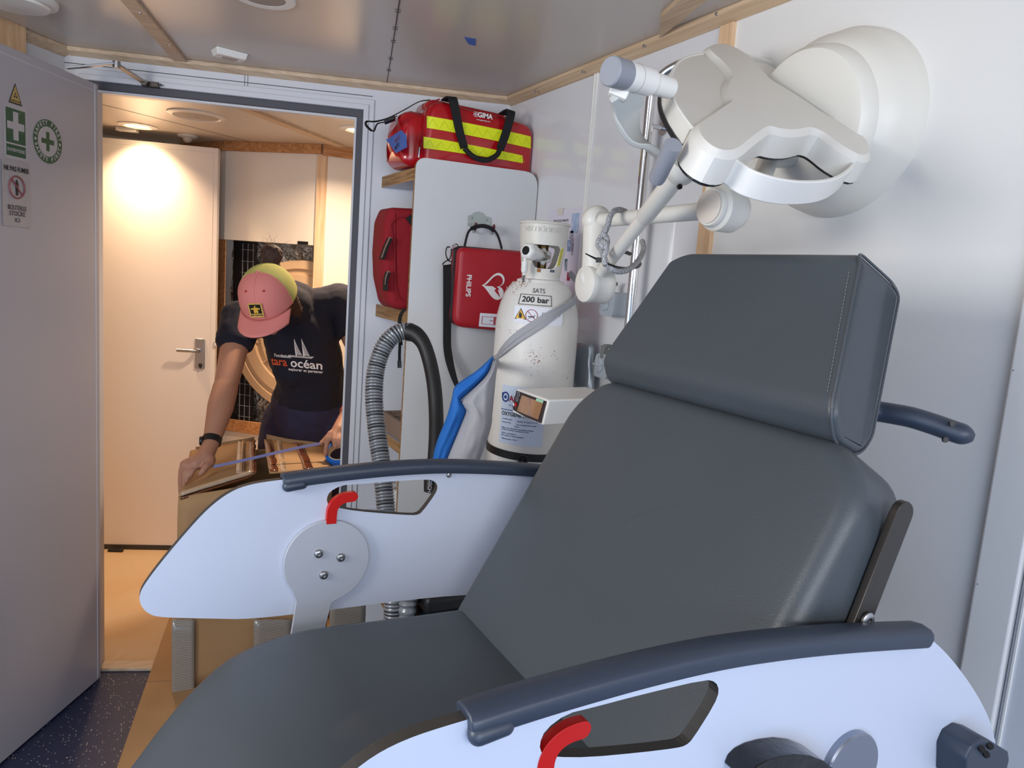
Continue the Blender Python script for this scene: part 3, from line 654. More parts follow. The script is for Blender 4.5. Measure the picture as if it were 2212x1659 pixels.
# chrome disc, black side hub and dark handset holder on the outside of the near panel
M['chrome_disc'] = mat('turned_chrome', '9aa0ac', .28, metal=1.0)
c = ony(1842, 1662, YN-.008); b = MB(); b.lathe([(.040, 0), (.040, .007), (.0385, .009), (.0001, .009)], c+V((0, .008, 0)), (0, -1, 0), 40); o = b.build('chrome_disc', 'chrome_disc', ch, smooth=True, angle=30); o['label'] = 'turned chrome cover disc'
pts = [ony(x, y, YN-.03) for x, y in [(1610, 1700), (1625, 1662), (1670, 1638), (1738, 1628), (1795, 1650), (1830, 1700)]]
b = MB(); b.prism(smoothp(pts, 1)+[], (0, .03, 0)); o = b.build('side_box', mat('black_wrapped', '0b0b0e', .12, bump=(40, 1.0, 3)), ch, bevel=.003)
b = MB(); q = [ony(x, y, YN-.035) for x, y in [(2084, 1700), (2086, 1640), (2098, 1612), (2122, 1596), (2140, 1600), (2180, 1625), (2182, 1640), (2168, 1700)]]
b.prism(q, (0, .035, 0)); o = b.build('handset_holder', 'pad', ch, bevel=.003)
b = MB()
for x, y in ((2118, 1618), (2136, 1612), (2128, 1630)): b.lathe([(.004, 0), (.004, .003), (.0001, .003)], ony(x, y, YN-.036), (-.2, -.7, .8), 14)
b.build('socket_hole', 'hole', o)
# inner room lamp (lit) : the warm downlight
M['lamp_glow'] = mat('lamp_glow', 'fff0d0', .5, emit=('ffe2b0', 14))
pl = onz(297, 271, ZI); t = thing('ceiling_downlight', pl, 'lit round warm downlight in the inner room ceiling', 'light')
b = MB(); b.lathe([(.052, 0), (.085, 0), (.085, .004), (.060, .008), (.052, .003)], pl, -ZU, 40, cap=False); b.build('ring', 'white', t, smooth=True)
b = MB(); b.lathe([(.052, 0), (.052, .002), (.0001, .002)], pl, -ZU, 40); b.build('diffuser', 'lamp_glow', t)
l = bpy.data.lights.new('downlight', 'AREA'); l.shape = 'DISK'; l.size = .11; l.energy = 5.5; l.color = (1.0, .68, .42); l.spread = math.radians(112)
lo = bpy.data.objects.new('downlight', l); COL.objects.link(lo); lo.location = pl-ZU*.012
p2_ = onz(778, 280, ZI); t = thing('ceiling_downlight', p2_, 'second round downlight of the inner room, partly behind the door frame', 'light')
b = MB(); b.lathe([(.052, 0), (.085, 0), (.085, .004), (.060, .008), (.052, .003)], p2_, -ZU, 40, cap=False); b.build('ring', 'white', t, smooth=True)
b = MB(); b.lathe([(.052, 0), (.052, .002), (.0001, .002)], p2_, -ZU, 40); b.build('diffuser', 'lamp_glow', t)
l2_ = l.copy(); l2_.energy = 15; l2_.spread = math.radians(150); l2_.color = (1.0, .74, .52); lo2 = bpy.data.objects.new('downlight', l2_); COL.objects.link(lo2); lo2.location = p2_-ZU*.012
# ================================================================== examination lamp on the right wall
M['lamp_white'] = mat('lamp_enamel', 'dddad2', .42)
M['lamp_rim'] = mat('lamp_rim_enamel', 'e6e4de', .35)
M['joint_white'] = mat('joint_enamel', 'dcd9d0', .4)
M['lamp_grey'] = mat('lamp_grey_plastic', '8d9098', .5)
lamp = thing('examination_lamp', (XW, 1.015, 1.84), 'white trefoil examination lamp on a jointed arm mounted on the right wall', 'lamp')
dc = V((XW, 1.015, 1.828))
b = MB(); b.lathe([(.172, -.03), (.172, .006), (.168, .014), (.158, .050), (.146, .070), (.137, .078), (.134, .098), (.126, .108), (.110, .112), (.0001, .112)], dc, (-1, 0, -.10), 72)
o = b.build('wall_canopy', 'joint_white', lamp, smooth=True, angle=35)
LC = ond(1650, 285, 1.04)
ln = (-FW*.60+(RT*.406+UP*.914)*.80).normalized(); l1 = (RT*.914-UP*.406); l1 = (l1-ln*l1.dot(ln)).normalized(); l2 = ln.cross(l1)
def lp(x, y, h=0):      # crop pixel -> point on lamp plane lifted by h
    return onp(1280+x/3.4563, 60+y/3.4563, LC+ln*h, ln)
clo = [(868, 150), (905, 122), (960, 116), (1010, 122), (1090, 158), (1165, 205), (1225, 262), (1275, 325), (1330, 388), (1430, 445), (1530, 505), (1630, 572), (1730, 640), (1840, 690), (1930, 740), (2010, 795), (2055, 860), (2068, 910), (2058, 945), (2000, 950), (1930, 915), (1850, 868), (1770, 805), (1700, 762), (1625, 738), (1590, 745), (1530, 757), (1460, 758), (1390, 748), (1335, 732), (1300, 735), (1240, 775), (1160, 835), (1095, 890), (1030, 915), (950, 908), (880, 872), (825, 820), (795, 765), (805, 722), (860, 680), (930, 630), (985, 585), (1050, 545), (1022, 500), (1013, 450), (1020, 405), (1060, 360), (1015, 295), (960, 235), (905, 190)]
P = [lp(*q) for q in clo]; P = smoothp(P, 1)
b = MB(); cen = sum(P, V())/len(P)
def grow(P, k):
    q = []; n = len(P)
    for i, p in enumerate(P):
        t = (P[(i+1) % n]-P[i-1]).normalized(); nn = t.cross(ln); q.append(p+nn*k)
    return q
sgn = 1 if (grow(P, .01)[10]-cen).length > (P[10]-cen).length else -1
lv = [(0, 0), (.008*sgn, -.009), (.009*sgn, -.043)]
rings = [[p+ln*h for p in grow(P, k)] for k, h in lv]; n = len(P); vs = [p for r in rings for p in r]
f = [(i*n+k, i*n+(k+1) % n, (i+1)*n+(k+1) % n, (i+1)*n+k) for i in range(2) for k in range(n)]
tris = tessellate_polygon([[V((p.dot(l1), p.dot(l2), 0)) for p in rings[0]]]); f += [tuple(t) for t in tris]
tris = tessellate_polygon([[V((p.dot(l1), p.dot(l2), 0)) for p in rings[2]]]); f += [tuple(x+2*n for x in t) for t in tris]
b.add(vs, f); hd_ = b.build('lamp_head', 'lamp_white', lamp, smooth=True, angle=28)
bk = MB(); q = [p+ln*-.043 for p in grow(P, .007*sgn)]; q2 = [p+ln*-.047 for p in grow(P, .007*sgn)]; n = len(q)
bk.add(q+q2, [(k, (k+1) % n, n+(k+1) % n, n+k) for k in range(n)]+[tuple(x+n for x in t) for t in tris]); bk.build('gasket', 'black', hd_)
# lower shield between the two left lobes, with raised lip
sh = [(822, 196), (760, 205), (700, 222), (650, 250), (615, 292), (590, 345), (580, 400), (583, 460), (600, 520), (640, 600), (690, 675), (745, 748), (800, 770), (900, 700), (1060, 560), (1040, 460), (1060, 350), (930, 240)]
S = [lp(x, y, -.010) for x, y in sh]; b = MB(); So = [p-ln*.026 for p in S]; n = len(S)
tr = tessellate_polygon([[V((p.dot(l1), p.dot(l2), 0)) for p in S]]); out_ = [lp(x-22, y+14, -.014) if i < 12 else lp(x, y, -.014) for i, (x, y) in enumerate(sh)]; low = [p-ln*.022 for p in out_]
b.add(S+out_+low, [tuple(t) for t in tr]+[(k, (k+1) % n, n+(k+1) % n, n+k) for k in range(n)]+[(n+k, n+(k+1) % n, 2*n+(k+1) % n, 2*n+k) for k in range(n)]+[tuple(x+2*n for x in t) for t in tr])
sd = b.build('lamp_shield', 'lamp_white', lamp, smooth=True, angle=25)
b = MB(); b.tube(spline(S[:12], 3), .0022, 8); b.build('shield_lip', 'lamp_rim', sd, smooth=True)
b = MB(); b.tube(spline([p-ln*.002 for p in low[:13]], 3), .0042, 8); b.build('gasket', 'black', sd, smooth=True)
# carrying rings: front one open, back one
def ring(name, pts, hgt, h0, th=.006):
    A_ = spline([lp(x, y, h0) for x, y in pts], 5); cc_ = LC; b = MB(); n = len(A_); vs = []
    for i, p in enumerate(A_):
        t = (A_[min(i+1, n-1)]-A_[max(i-1, 0)]).normalized(); s_ = t.cross(ln); s_ = s_ if s_.dot(p-LC) > 0 else -s_
        vs += [p, p+s_*th, p+s_*th-ln*hgt, p-ln*hgt]
    b.add(vs, [(i*4+k, i*4+(k+1) % 4, (i+1)*4+(k+1) % 4, (i+1)*4+k) for i in range(n-1) for k in range(4)]+[(0, 1, 2, 3), (4*n-4, 4*n-3, 4*n-2, 4*n-1)])
    return b.build(name, 'lamp_rim', lamp, bevel=.0015, seg=2)
ring('ring_handle', [(1040, 960), (1100, 990), (1200, 1055), (1330, 1100), (1470, 1128), (1600, 1135), (1720, 1128), (1810, 1105), (1880, 1065), (1930, 1015), (1950, 960)], .034, -.012)
ring('ring_handle', [(1170, 205), (1290, 236), (1420, 282), (1540, 345), (1660, 424), (1770, 522), (1860, 622), (1925, 715)], .028, -.008)
# floor of the back ring sector and lens below
bl = [(1190, 250), (1300, 268), (1420, 318), (1540, 382), (1650, 460), (1750, 560), (1880, 700), (1800, 700), (1500, 560), (1250, 400)]
b = MB(); b.prism([lp(x, y, -.014) for x, y in bl], -ln*.012); b.build('ring_web', 'lamp_rim', lamp, bevel=.001)
b = MB(); M['lens'] = mat('lamp_lens', '8f8a86', .2, coat=.5); b.prism([lp(x, y, -.046) for x, y in [(1000, 900), (1150, 930), (1300, 820), (1500, 800), (1640, 790), (1800, 880), (1900, 930), (1700, 620), (1200, 420), (900, 420), (700, 520), (800, 760)]], -ln*.004); b.build('lens', 'lens', lamp)
b = MB(); b.tube([lp(1900, 1000, -.038), lp(1950, 995, -.038), lp(1990, 960, -.038)], .003, 8); b.build('lamp_seal', 'black', lamp, smooth=True)
# camera-like handle barrel with grey cap
pa, pb = ond(1280+575/3.456, 60+450/3.456, 1.045), ond(1280+128/3.456, 60+322/3.456, .965); d = (pb-pa).normalized(); L = (pb-pa).length
b = MB(); b.lathe([(.0145, 0), (.0150, L*.30), (.0185, L*.36), (.0188, L*.76)], pa, d, 36); hb_ = b.build('side_barrel', 'lamp_rim', lamp, smooth=True, angle=20)
b = MB(); b.lathe([(.0192, L*.76), (.0192, L*.985), (.0175, L), (.0001, L)], pa, d, 36); b.build('barrel_cap', 'lamp_grey', hb_, smooth=True, angle=30)
b = MB(); b.lathe([(.0191, L*.60), (.0191, L*.602)], pa, d, 36); b.build('barrel_seam', 'lamp_grey', hb_)
# curved yoke
yk = [ond(1280+x/3.456, 60+y/3.456, dd) for x, y, dd in [(240, 470, 1.00), (262, 560, 1.02), (262, 640, 1.035), (290, 740, 1.05), (350, 830, 1.065), (440, 905, 1.075), (560, 985, 1.085), (700, 1060, 1.09)]]
b = MB(); b.ribbon(spline(yk, 5), .046, (FW*.75+RT*.6-UP*.15), .010); b.build('yoke', mat('yoke_grey', 'b9bbb8', .45), lamp, bevel=.002, seg=2)
b = MB(); q = ond(1280+200/3.456, 60+475/3.456, 1.0); b.box(q, (.026, .018, .012), (RT*.9-UP*.4, UP*.9+RT*.4, FW)); b.build('yoke_stop', 'lamp_rim', lamp, bevel=.002)
# grey sterile grip below
_g = lp(600, 880, -.030); ga = ond(1280+578/3.456, 60+925/3.456, (_g-EYE).dot(FW)-.016); gd = (ond(1280+490/3.456, 60+1105/3.456, .975)-ga).normalized()
b = MB(); b.lathe([(.0118, -.012), (.0116, .046), (.0105, .051), (.0001, .052)], ga, gd, 32); b.build('grip', 'lamp_grey', lamp, smooth=True, angle=40)
# arms and joints
KN = ond(1290, 477, 1.50); RJ = ond(1545, 458, 1.24); LK = ond(1290, 600, 1.50); HJ = ond(1463, 379, 1.10)
arm_path = [V((XW-.12, 1.015, 1.842)), V((XW-.20, 1.02, 1.842))]
top_j = ond(1590, 395, 1.24); EX = V((0, 1, 0))
b = MB(); b.tube([V((XW-.10, 1.03, 1.76)), V((XW-.16, 1.03, 1.75)), top_j+V((.05, .0, .0)), top_j], .018, 20); b.build('arm', 'joint_white', lamp, smooth=True)
jd = (RT*.86+FW*.5+UP*-.0).normalized()       # hinge axis of the big joint
def puck(c, ax, r, h, name='joint', m='joint_white', par=None):
    b = MB(); b.lathe([(.0001, -h), (r*.80, -h), (r*.86, -h*.86), (r*.86, -h*.70), (r, -h*.55), (r, h*.55), (r*.86, h*.70), (r*.86, h*.86), (r*.80, h), (.0001, h)], c, ax, 40); return b.build(name, m, par or lamp, smooth=True, angle=35)
jc = ond(1563, 452, 1.22); pj = puck(jc, jd, .037, .032)
b = MB(); b.hexa([jc+jd*k-UP*.0-(RT*.5-FW*.86)*s_*.031 for k, s_ in ((-.017, -1), (.017, -1), (.017, 1), (-.017, 1))], [jc+UP*.075+jd*k-(RT*.5-FW*.86)*s_*.026 for k, s_ in ((-.015, -1), (.015, -1), (.015, 1), (-.015, 1))]); b.build('joint_neck', 'joint_white', pj, bevel=.006)
b = MB(); cpp = jc-jd*.0325; b.lathe([(.0265, 0), (.0265, .0025), (.0245, .0035), (.0001, .0035)], cpp, -jd, 36); b.build('joint_cap', mat('aged_cap', 'ddd0c2', .5), pj, smooth=True, angle=30)
b = MB(); b.tube([KN, jc], [.0135, .0155], 24); b.build('arm', 'joint_white', lamp, smooth=True)
# left knuckles
kd = (jc-KN).normalized()
for c, dx in ((KN, kd), (LK, (HJ-LK).normalized())):
    b = MB(); hh = .043 if c is LK else .036
    ax = dx; b.lathe([(.0001, -.022), (hh*.55, -.022), (hh*.8, -.014), (hh*.86, .0), (hh*.80, .010), (hh*.55, .018), (.0001, .018)], c, ax, 36); b.build('knuckle', 'joint_white', lamp, smooth=True, angle=40)
b = MB(); pk = LK-UP*.014-RT*.004; b.lathe([(.024, -.030), (.036, -.026), (.038, -.018), (.036, -.012), (.036, .012), (.038, .018), (.036, .026), (.024, .030)], pk, (RT*.88+FW*.45).normalized(), 40); b.build('knuckle_drum', 'joint_white', lamp, smooth=True, angle=35)
b = MB(); b.tube([KN-RT*.004, LK-RT*.004], [.024, .027], 24); b.build('link', 'joint_white', lamp, smooth=True)
mid = LK.lerp(HJ, .66)
b = MB(); b.tube([LK, mid], [.0115, .0125], 24); lo_ = b.build('arm', 'joint_white', lamp, smooth=True)
b = MB(); dd_ = (HJ-LK).normalized(); b.lathe([(.0135, 0), (.0148, .004), (.0150, (HJ-mid).length), ], mid, dd_, 28); b.build('arm_sleeve', 'joint_white', lo_, smooth=True)
b = MB(); c = ond(1448, 408, 1.165); b.box(ond(1411, 430, 1.175), (.010, .016, .001), ((HJ-LK).normalized().cross(FW).normalized(), (HJ-LK).normalized(), -FW)); b.build('arm_label', 'paper', lo_)
b = MB(); b.lathe([(.017, -.006), (.022, .0), (.024, .008), (.026, .012), (.026, .020), (.022, .030), (.0001, .034)], HJ-dd_*.012-FW*.03, (dd_+UP*.25).normalized(), 32); hj = b.build('head_joint', 'joint_white', lamp, smooth=True, angle=35)
b = MB(); b.lathe([(.004, 0), (.004, .003), (.0025, .003), (.0022, .001), (.0001, .001)], ond(1467, 404, 1.07), -FW+RT*.3, 16); b.build('joint_screw', 'dark_steel', hj, smooth=True)
b = MB(); b.cone(HJ+UP*.01, .020, lp(860, 880, -.045), .022, 24); b.build('head_neck', 'joint_white', lamp, smooth=True)
# chrome grab pole standing in front of the wall
t = thing('chrome_pole', (1.14, 1.553, .72), 'tall chrome pole with a bent top against the glossy right wall', 'pole')
b = MB(); b.tube([V((1.14, 1.553, .72)), V((1.14, 1.553, 1.90)), V((1.14, 1.553, 1.955))]+spline([V((1.14, 1.553, 1.965)), V((1.143, 1.545, 1.995)), V((1.155, 1.520, 2.022)), V((1.178, 1.488, 2.040)), V((1.192, 1.475, 2.044))], 5)[1:], .0115, 24); b.build('tube', 'chrome', t, smooth=True)
for z in (.76, 1.90):
    b = MB(); b.tube([(1.14, 1.553, z), (XW+.001, 1.553, z)], .006, 12); b.lathe([(.018, 0), (.018, .004), (.0001, .004)], (XW, 1.553, z), (-1, 0, 0), 24); b.build('wall_bracket', 'chrome', t, smooth=True)
# two grey rotary clamps on the wall
M['clamp'] = mat('clamp_grey', 'a2aab2', .4)
def clamp(px, py, lbl, s=1.0):
    c = onx(px, py, 1.155); t = thing('rail_clamp', c, lbl, 'clamp', None)
    o_, r_, u_ = c, V((0, -1, 0)), ZU; b = MB()
    out = rpoly([(-.030, -.035, .016), (.034, -.035, .012), (.040, .030, .012), (-.026, .030, .018)])
    b.prism([o_+r_*a*s+u_*e*s+V((-.018, 0, 0)) for a, e in out], (.055, 0, 0)); b.build('clamp_body', 'clamp', t, bevel=.004)
    b = MB(); b.lathe([(.021, 0), (.021, .004), (.017, .006), (.0001, .006)], o_+r_*-.004*s+V((-.017, 0, 0)), (-1, 0, 0), 28); dsk = b.build('dial', 'clamp', t, smooth=True, angle=30)
    b = MB(); b.box(o_+r_*-.004+V((-.0245, 0, 0)), (.004, .042, .004)); b.box(o_+r_*-.004+V((-.0245, 0, 0)), (.004, .004, .042)); b.ell(o_+r_*-.004+V((-.026, 0, 0)), (.004, .004, .004), n=10); b.build('dial_cross', 'grey_steel', dsk, bevel=.0008)
    b = MB(); b.box(o_+r_*.006+u_*.036+V((-.012, 0, 0)), (.018, .014, .034)); b.box(o_+r_*.010+u_*.052+V((-.006, 0, 0)), (.022, .012, .010)); b.build('lever', mat('lever_grey', '6e716f', .5), t, bevel=.003)
clamp(1321, 655, 'upper grey rotary clamp on the glossy wall, left of the chrome pole')
clamp(1308, 788, 'lower grey rotary clamp on the glossy wall, half hidden by the headrest')
# braided rope loop and cable ties around the arms
M['rope'] = mat('grey_braid', '6c6c70', .8, bump=(420, 1.0, 2), var=(620, 'c4c4c6', .42, .58))
def cp(x, y, d): return ond(1230+x/4.74, 350+y/4.74, d)
t = thing('rope_loop', cp(520, 1100, 1.40), 'grey braided rope looped and knotted around the lamp arms', 'rope')
R1 = [(570, 505, 1.46), (520, 490, 1.42), (460, 500, 1.40), (415, 560, 1.39), (395, 640, 1.385), (360, 720, 1.38), (310, 790, 1.38), (295, 850, 1.38), (330, 900, 1.37), (350, 960, 1.36), (380, 1040, 1.35), (430, 1095, 1.35), (500, 1120, 1.36), (580, 1110, 1.38), (650, 1070, 1.42), (710, 1000, 1.46), (750, 930, 1.50), (760, 870, 1.52), (745, 810, 1.54)]
b = MB(); b.tube(spline([cp(*q) for q in R1], 5), .0056, 12); b.build('rope', 'rope', t, smooth=True)
R2 = [(350, 740, 1.375), (385, 780, 1.37), (385, 850, 1.365), (350, 880, 1.36), (325, 850, 1.362), (335, 810, 1.366), (370, 840, 1.355), (380, 900, 1.35), (350, 990, 1.345), (370, 1060, 1.342)]
b = MB(); b.tube(spline([cp(*q) for q in R2], 5), .0048, 12); b.build('rope_knot', 'rope', t, smooth=True)
t = thing('cable_tie', cp(300, 1000, 1.36), 'black cable tie with a free end around the rope and lamp arm', 'cable tie')
b = MB(); b.tube([cp(165, 938, 1.34), cp(300, 1005, 1.35)], [.0022, .0042], 8, flat=.5); b.box(cp(298, 1003, 1.345), (.009, .008, .008), (RT, UP, FW)); b.build('tie_end', 'black', t)
b = MB(); b.tube(spline([cp(300, 1003, 1.36), cp(400, 1045, 1.345), (cp(500, 1078, 1.36)), cp(600, 1088, 1.40), cp(690, 1075, 1.45), cp(722, 1035, 1.50), cp(700, 1010, 1.55)], 4), .0042, 8, flat=.5); b.tube([cp(555, 915, 1.46), cp(620, 940, 1.50)], .004, 8); b.build('tie_band', 'black', t, smooth=True)
# ================================================================== corner shelf with bags
PA, PB = V((.781, 2.226, 0)), V((1.188, 2.186, 0)); PD = (PB-PA).normalized(); PN = V((PD.y, -PD.x, 0))   # PN towards camera
if PN.y > 0: PN = -PN
def pp(x, y, off=0): return onp(x, y, PA+PN*off, PN)
su = thing('corner_shelf', (.98, 2.3, 0), 'plywood corner shelf unit with a tall white side panel', 'shelf')
Wd = (PB-PA).length; out = rpoly([(0, 0, 0), (Wd, 0, 0), (Wd, 1.848, .05), (0, 1.848, .035)])
b = MB(); b.prism([PA+PD*a+ZU*c for a, c in out], -PN*.018, mside=1); sp = b.build('side_panel', [mat('panel_laminate', 'd3d5d6', .5), 'ply_x'], su)
b = MB(); b.prism([PA+PD*a+ZU*c+PN*.0008 for a, c in rpoly([(.0015, .001, 0), (Wd, .001, 0), (Wd, 1.8465, .05), (.0015, 1.8465, .035)])], PN*.0004)
zs = []
for (px_, y0, y1) in ((825, 382, 406), (815, 657, 683)): q = fwall(px_, y0); zs.append((fwall(px_, y1).z, q.z))
zs.append((onx(832, 958, .781).z, onx(832, 935, .781).z)); POTZ = ony(852, 1112, 2.31).z-.06; zs.append((POTZ-.035, POTZ)); zs.append((.35, .385))
def board(z0, z1):
    q = [V((.781, 2.245, 0)), V((XW-.001, 2.208, 0)), V((XW-.001, 2.433, 0)), V((.781, 2.568, 0))]; b = MB()
    b.prism([p+ZU*z0 for p in q], (0, 0, z1-z0), mside=1); b.build('shelf_board', [M['laminate'], M['ply_x']], su)
for z0, z1 in zs: board(z0, z1)
# ---- red responder bag on the top board
RED = mat('red_vinyl', 'b3131c', .22, bump=(14, .6, 3), coat=.35); REDF = mat('red_fabric', '8c0a1a', .85, bump=(22, .8, 3)); M['red_case'] = mat('red_case', 'a80f1f', .45, bump=(600, .1, 1))
YEL = mat('reflective_yellow', 'e8f014', .45, emit=None); M['webbing'] = mat('black_webbing', '0e0e10', .75, bump=(700, .4, 1))
zb = zs[0][1]; rb = thing('responder_bag', (.98, 2.33, zb), 'red vinyl emergency bag with yellow reflective stripes on top of the shelf', 'bag')
YFB = 2.236
def bf(x, y, off=0): return ony(x, y, YFB-off)
tl, tr, br_, bl_ = bf(925, 212), bf(1148, 262), bf(1150, 372), bf(903, 345)
o0 = V((tl.x-.012, YFB, zb+.002)); Wb = tr.x-tl.x+.03; Hb = tr.z-zb-.0
cush = cushion
body = cush('bag_body', [(0, 0, .02), (Wb, 0, .02), (Wb, Hb-.012, .05), (.015, Hb+.012, .06)], o0, V((1, 0, 0)), ZU, V((0, -1, 0)), .185, rb, RED, rnd=.022, back=.05, sag=.010)
# top flap hump further back
b = cush('bag_lid', [(.02, 0, .01), (Wb-.06, 0, .01), (Wb-.08, .052, .035), (.03, .058, .035)], o0+V((0, .045, Hb-.035)), V((1, 0, 0)), ZU, V((0, -1, 0)), .13, rb, RED, rnd=.02, back=.03, sag=.004)
# end pocket (left), bulging towards the doorway
pk = cush('end_pocket', [(-.090, 0, .03), (.085, 0, .03), (.080, .175, .06), (-.085, .165, .06)], V((o0.x-.060, YFB+.105, zb+.006)), V((0, -1, 0)), ZU, V((-1, 0, 0)), .11, rb, RED, rnd=.045, back=.01, sag=.014)
pr = cush('end_pocket', [(-.09, 0, .03), (.09, 0, .03), (.08, .13, .05), (-.08, .13, .05)], V((min(o0.x+Wb+.018, XW-.012), YFB+.115, zb+.006)), V((0, 1, 0)), ZU, V((1, 0, 0)), .03, rb, RED, rnd=.022, back=.01, sag=.0)
# zips / piping
def ln_(name, pts, r, m, par, n=5): b = MB(); b.tube(spline(pts, n), r, 8); return b.build(name, m, par, smooth=True)
ln_('zip', [bf(905, 335, .004), bf(912, 300, .006), bf(918, 258, .006), bf(928, 225, .006), bf(950, 214, .005)], .0022, REDF, body)
q = [V((o0.x-.004, YFB+.03, zb+.015)), V((o0.x-.012, YFB+.03, zb+.10)), V((o0.x-.006, YFB+.06, zb+.165)), V((o0.x, YFB+.12, zb+.185))]
ln_('zip', q, .004, 'webbing', body)
ln_('zip_puller', [bf(906, 318, .008), bf(905, 330, .010), bf(904, 340, .009)], .0022, 'chrome', body)
# two reflective stripes
for (a, c, w0, w1) in ((925, 1150, (249, 275), (294, 320)), (918, 1139, (294, 319), (337, 353))):
    q = [bf(a, w0[0], .011), bf(c, w1[0], .011), bf(c, w1[1], .011), bf(a, w0[1], .011)]
    # split in steps so that it lies on the crowned front
    b = MB(); N = 16; vs = []
    for i in range(N+1):
        t = i/N; u = (2*t-1); off = -.010*(u*u)*.9-.004*(abs(u)**8)
        vs += [q[0].lerp(q[1], t)+V((0, -off, 0)), q[3].lerp(q[2], t)+V((0, -off, 0))]
    b.add(vs, [(2*i, 2*i+2, 2*i+3, 2*i+1) for i in range(N)]); o = b.build('reflective_stripe', YEL, rb); s_ = o.modifiers.new('t', 'SOLIDIFY'); s_.thickness = .0015; o['label'] = 'bright yellow reflective stripe'
    b = MB()
    for k in range(10):
        t = (k+.05)/10; m_ = (k+.5)/10; e = (k+.95)/10; T_ = lambda t, f_: q[0].lerp(q[1], min(t, 1)).lerp(q[3].lerp(q[2], min(t, 1)), f_)+V((0, .010*((2*min(t, 1)-1)**2)*.9-.0022+.004*abs(2*min(t, 1)-1)**8, 0))
        b.tube([T_(t, .9), T_(m_, .2)], .0004, 4); b.tube([T_(m_, .2), T_(e, .9)], .0004, 4)
    b.build('stripe_stitching', mat('stripe_line', 'c2c800', .5), o)
# handle loops hanging over the side panel
hp = [bf(978, 214, .016), bf(985, 245, .018), bf(993, 285, .020), bf(1003, 320, .022), bf(1022, 338, .030), bf(1048, 346, .036), bf(1072, 336, .036), bf(1080, 322, .030), bf(1092, 290, .022), bf(1104, 244, .018)]
b = MB(); H_ = spline(hp, 5); b.ribbon(H_, [.031]*len(H_), [V((1, 0, .1)) if (i < 16 or i > len(H_)-15) else V((0, 1, .2)) for i in range(len(H_))], .003); 
b = MB()
left = spline([V((hp[0].x, hp[0].y+.06, hp[0].z+.004)), V((hp[0].x, hp[0].y+.02, hp[0].z+.008))]+hp[:4], 5); right = spline(hp[7:]+[V((hp[9].x, hp[9].y+.02, hp[9].z+.008)), V((hp[9].x, hp[9].y+.06, hp[9].z+.004))], 5); bot = spline(hp[3:8], 6)
def strapm(P, w0, w1, sd0, sd1, mb):
    n = len(P); mb.ribbon(P, [w0+(w1-w0)*i/(n-1) for i in range(n)], [V(sd0).lerp(V(sd1), i/(n-1)) for i in range(n)], .004)
strapm(left, .032, .026, (1, 0, 0), (1, 0, .25), b); strapm(right, .026, .032, (1, 0, -.3), (1, 0, .0), b); b.tube(bot, .0082, 12)
o = b.build('carry_handle', 'webbing', rb, smooth=True)
# shoulder strap loop at the left end
sp0 = [ond(928, 216, 2.40), ond(905, 220, 2.40), ond(872, 238, 2.36), ond(838, 255, 2.27), ond(812, 262, 2.22), ond(792, 263, 2.20), ond(792, 272, 2.20), ond(806, 283, 2.20), ond(816, 268, 2.21), ond(835, 262, 2.22), ond(858, 250, 2.22)]
b = MB(); P = spline(sp0, 5); b.ribbon(P, .022, FW*.9+UP*.4, .003); b.build('shoulder_strap', 'webbing', rb)
b = MB(); b.box(ond(842, 259, 2.215), (.034, .02, .012), (RT*.93+UP*.35, FW, UP)); b.build('buckle', 'black', rb, bevel=.002)
# blue tape with scrawl on the end pocket
M['blue_tape'] = mat('blue_tape', '3b63b4', .6, bump=(60, .3, 2))
XE = o0.x-.060-.018
def be(x, y, off=0): return onx(x, y, XE-off)
q = [be(835, 302), be(868, 281), be(878, 292), be(880, 318), be(856, 331)]
b = MB(); b.prism([p+V((-.0005, 0, 0)) for p in q], (-.001, 0, 0)); tp = b.build('tape_patch', 'blue_tape', pk); tp['label'] = 'patch of blue tape with writing'
c = be(858, 306, .0018); text('URGE', .018, plane_fn(c+ZU*.006, V((0, -1, .25)), V((0, .2, 1)), V((-1, 0, 0))), mat('red_ink', '7d3a4a', .6), tp, depth=.0003); text('BLEU', .018, plane_fn(c-ZU*.014, V((0, -1, .25)), V((0, .2, 1)), V((-1, 0, 0))), 'ink', tp, depth=.0003)
# logo
fnl = plane_fn(bf(1044, 250, .0098), (1, 0, 0), (0, 0, 1), (0, -1, 0)); M['print_white'] = mat('print_white', 'e9e4e2', .5)
lg = text('GIMA', .021, lambda a, c, w=0: fnl(a+.006, c, w), 'print_white', body, bold=.0006, depth=.0006); text('www.gimaitaly.com', .0062, lambda a, c, w=0: fnl(a+.001, c-.0145, w), 'print_white', body, depth=.0006)
b = MB(); c = fnl(-.026, .0, .0006); b.box(c, (.010, .0008, .003)); b.box(c, (.003, .0008, .010))
for dx in (-.0068, .0068): b.box(c+V((dx, 0, 0)), (.001, .0008, .0146)); b.box(c+V((0, 0, dx)), (.0146, .0008, .001))
b.build('logo_cross', 'print_white', body)
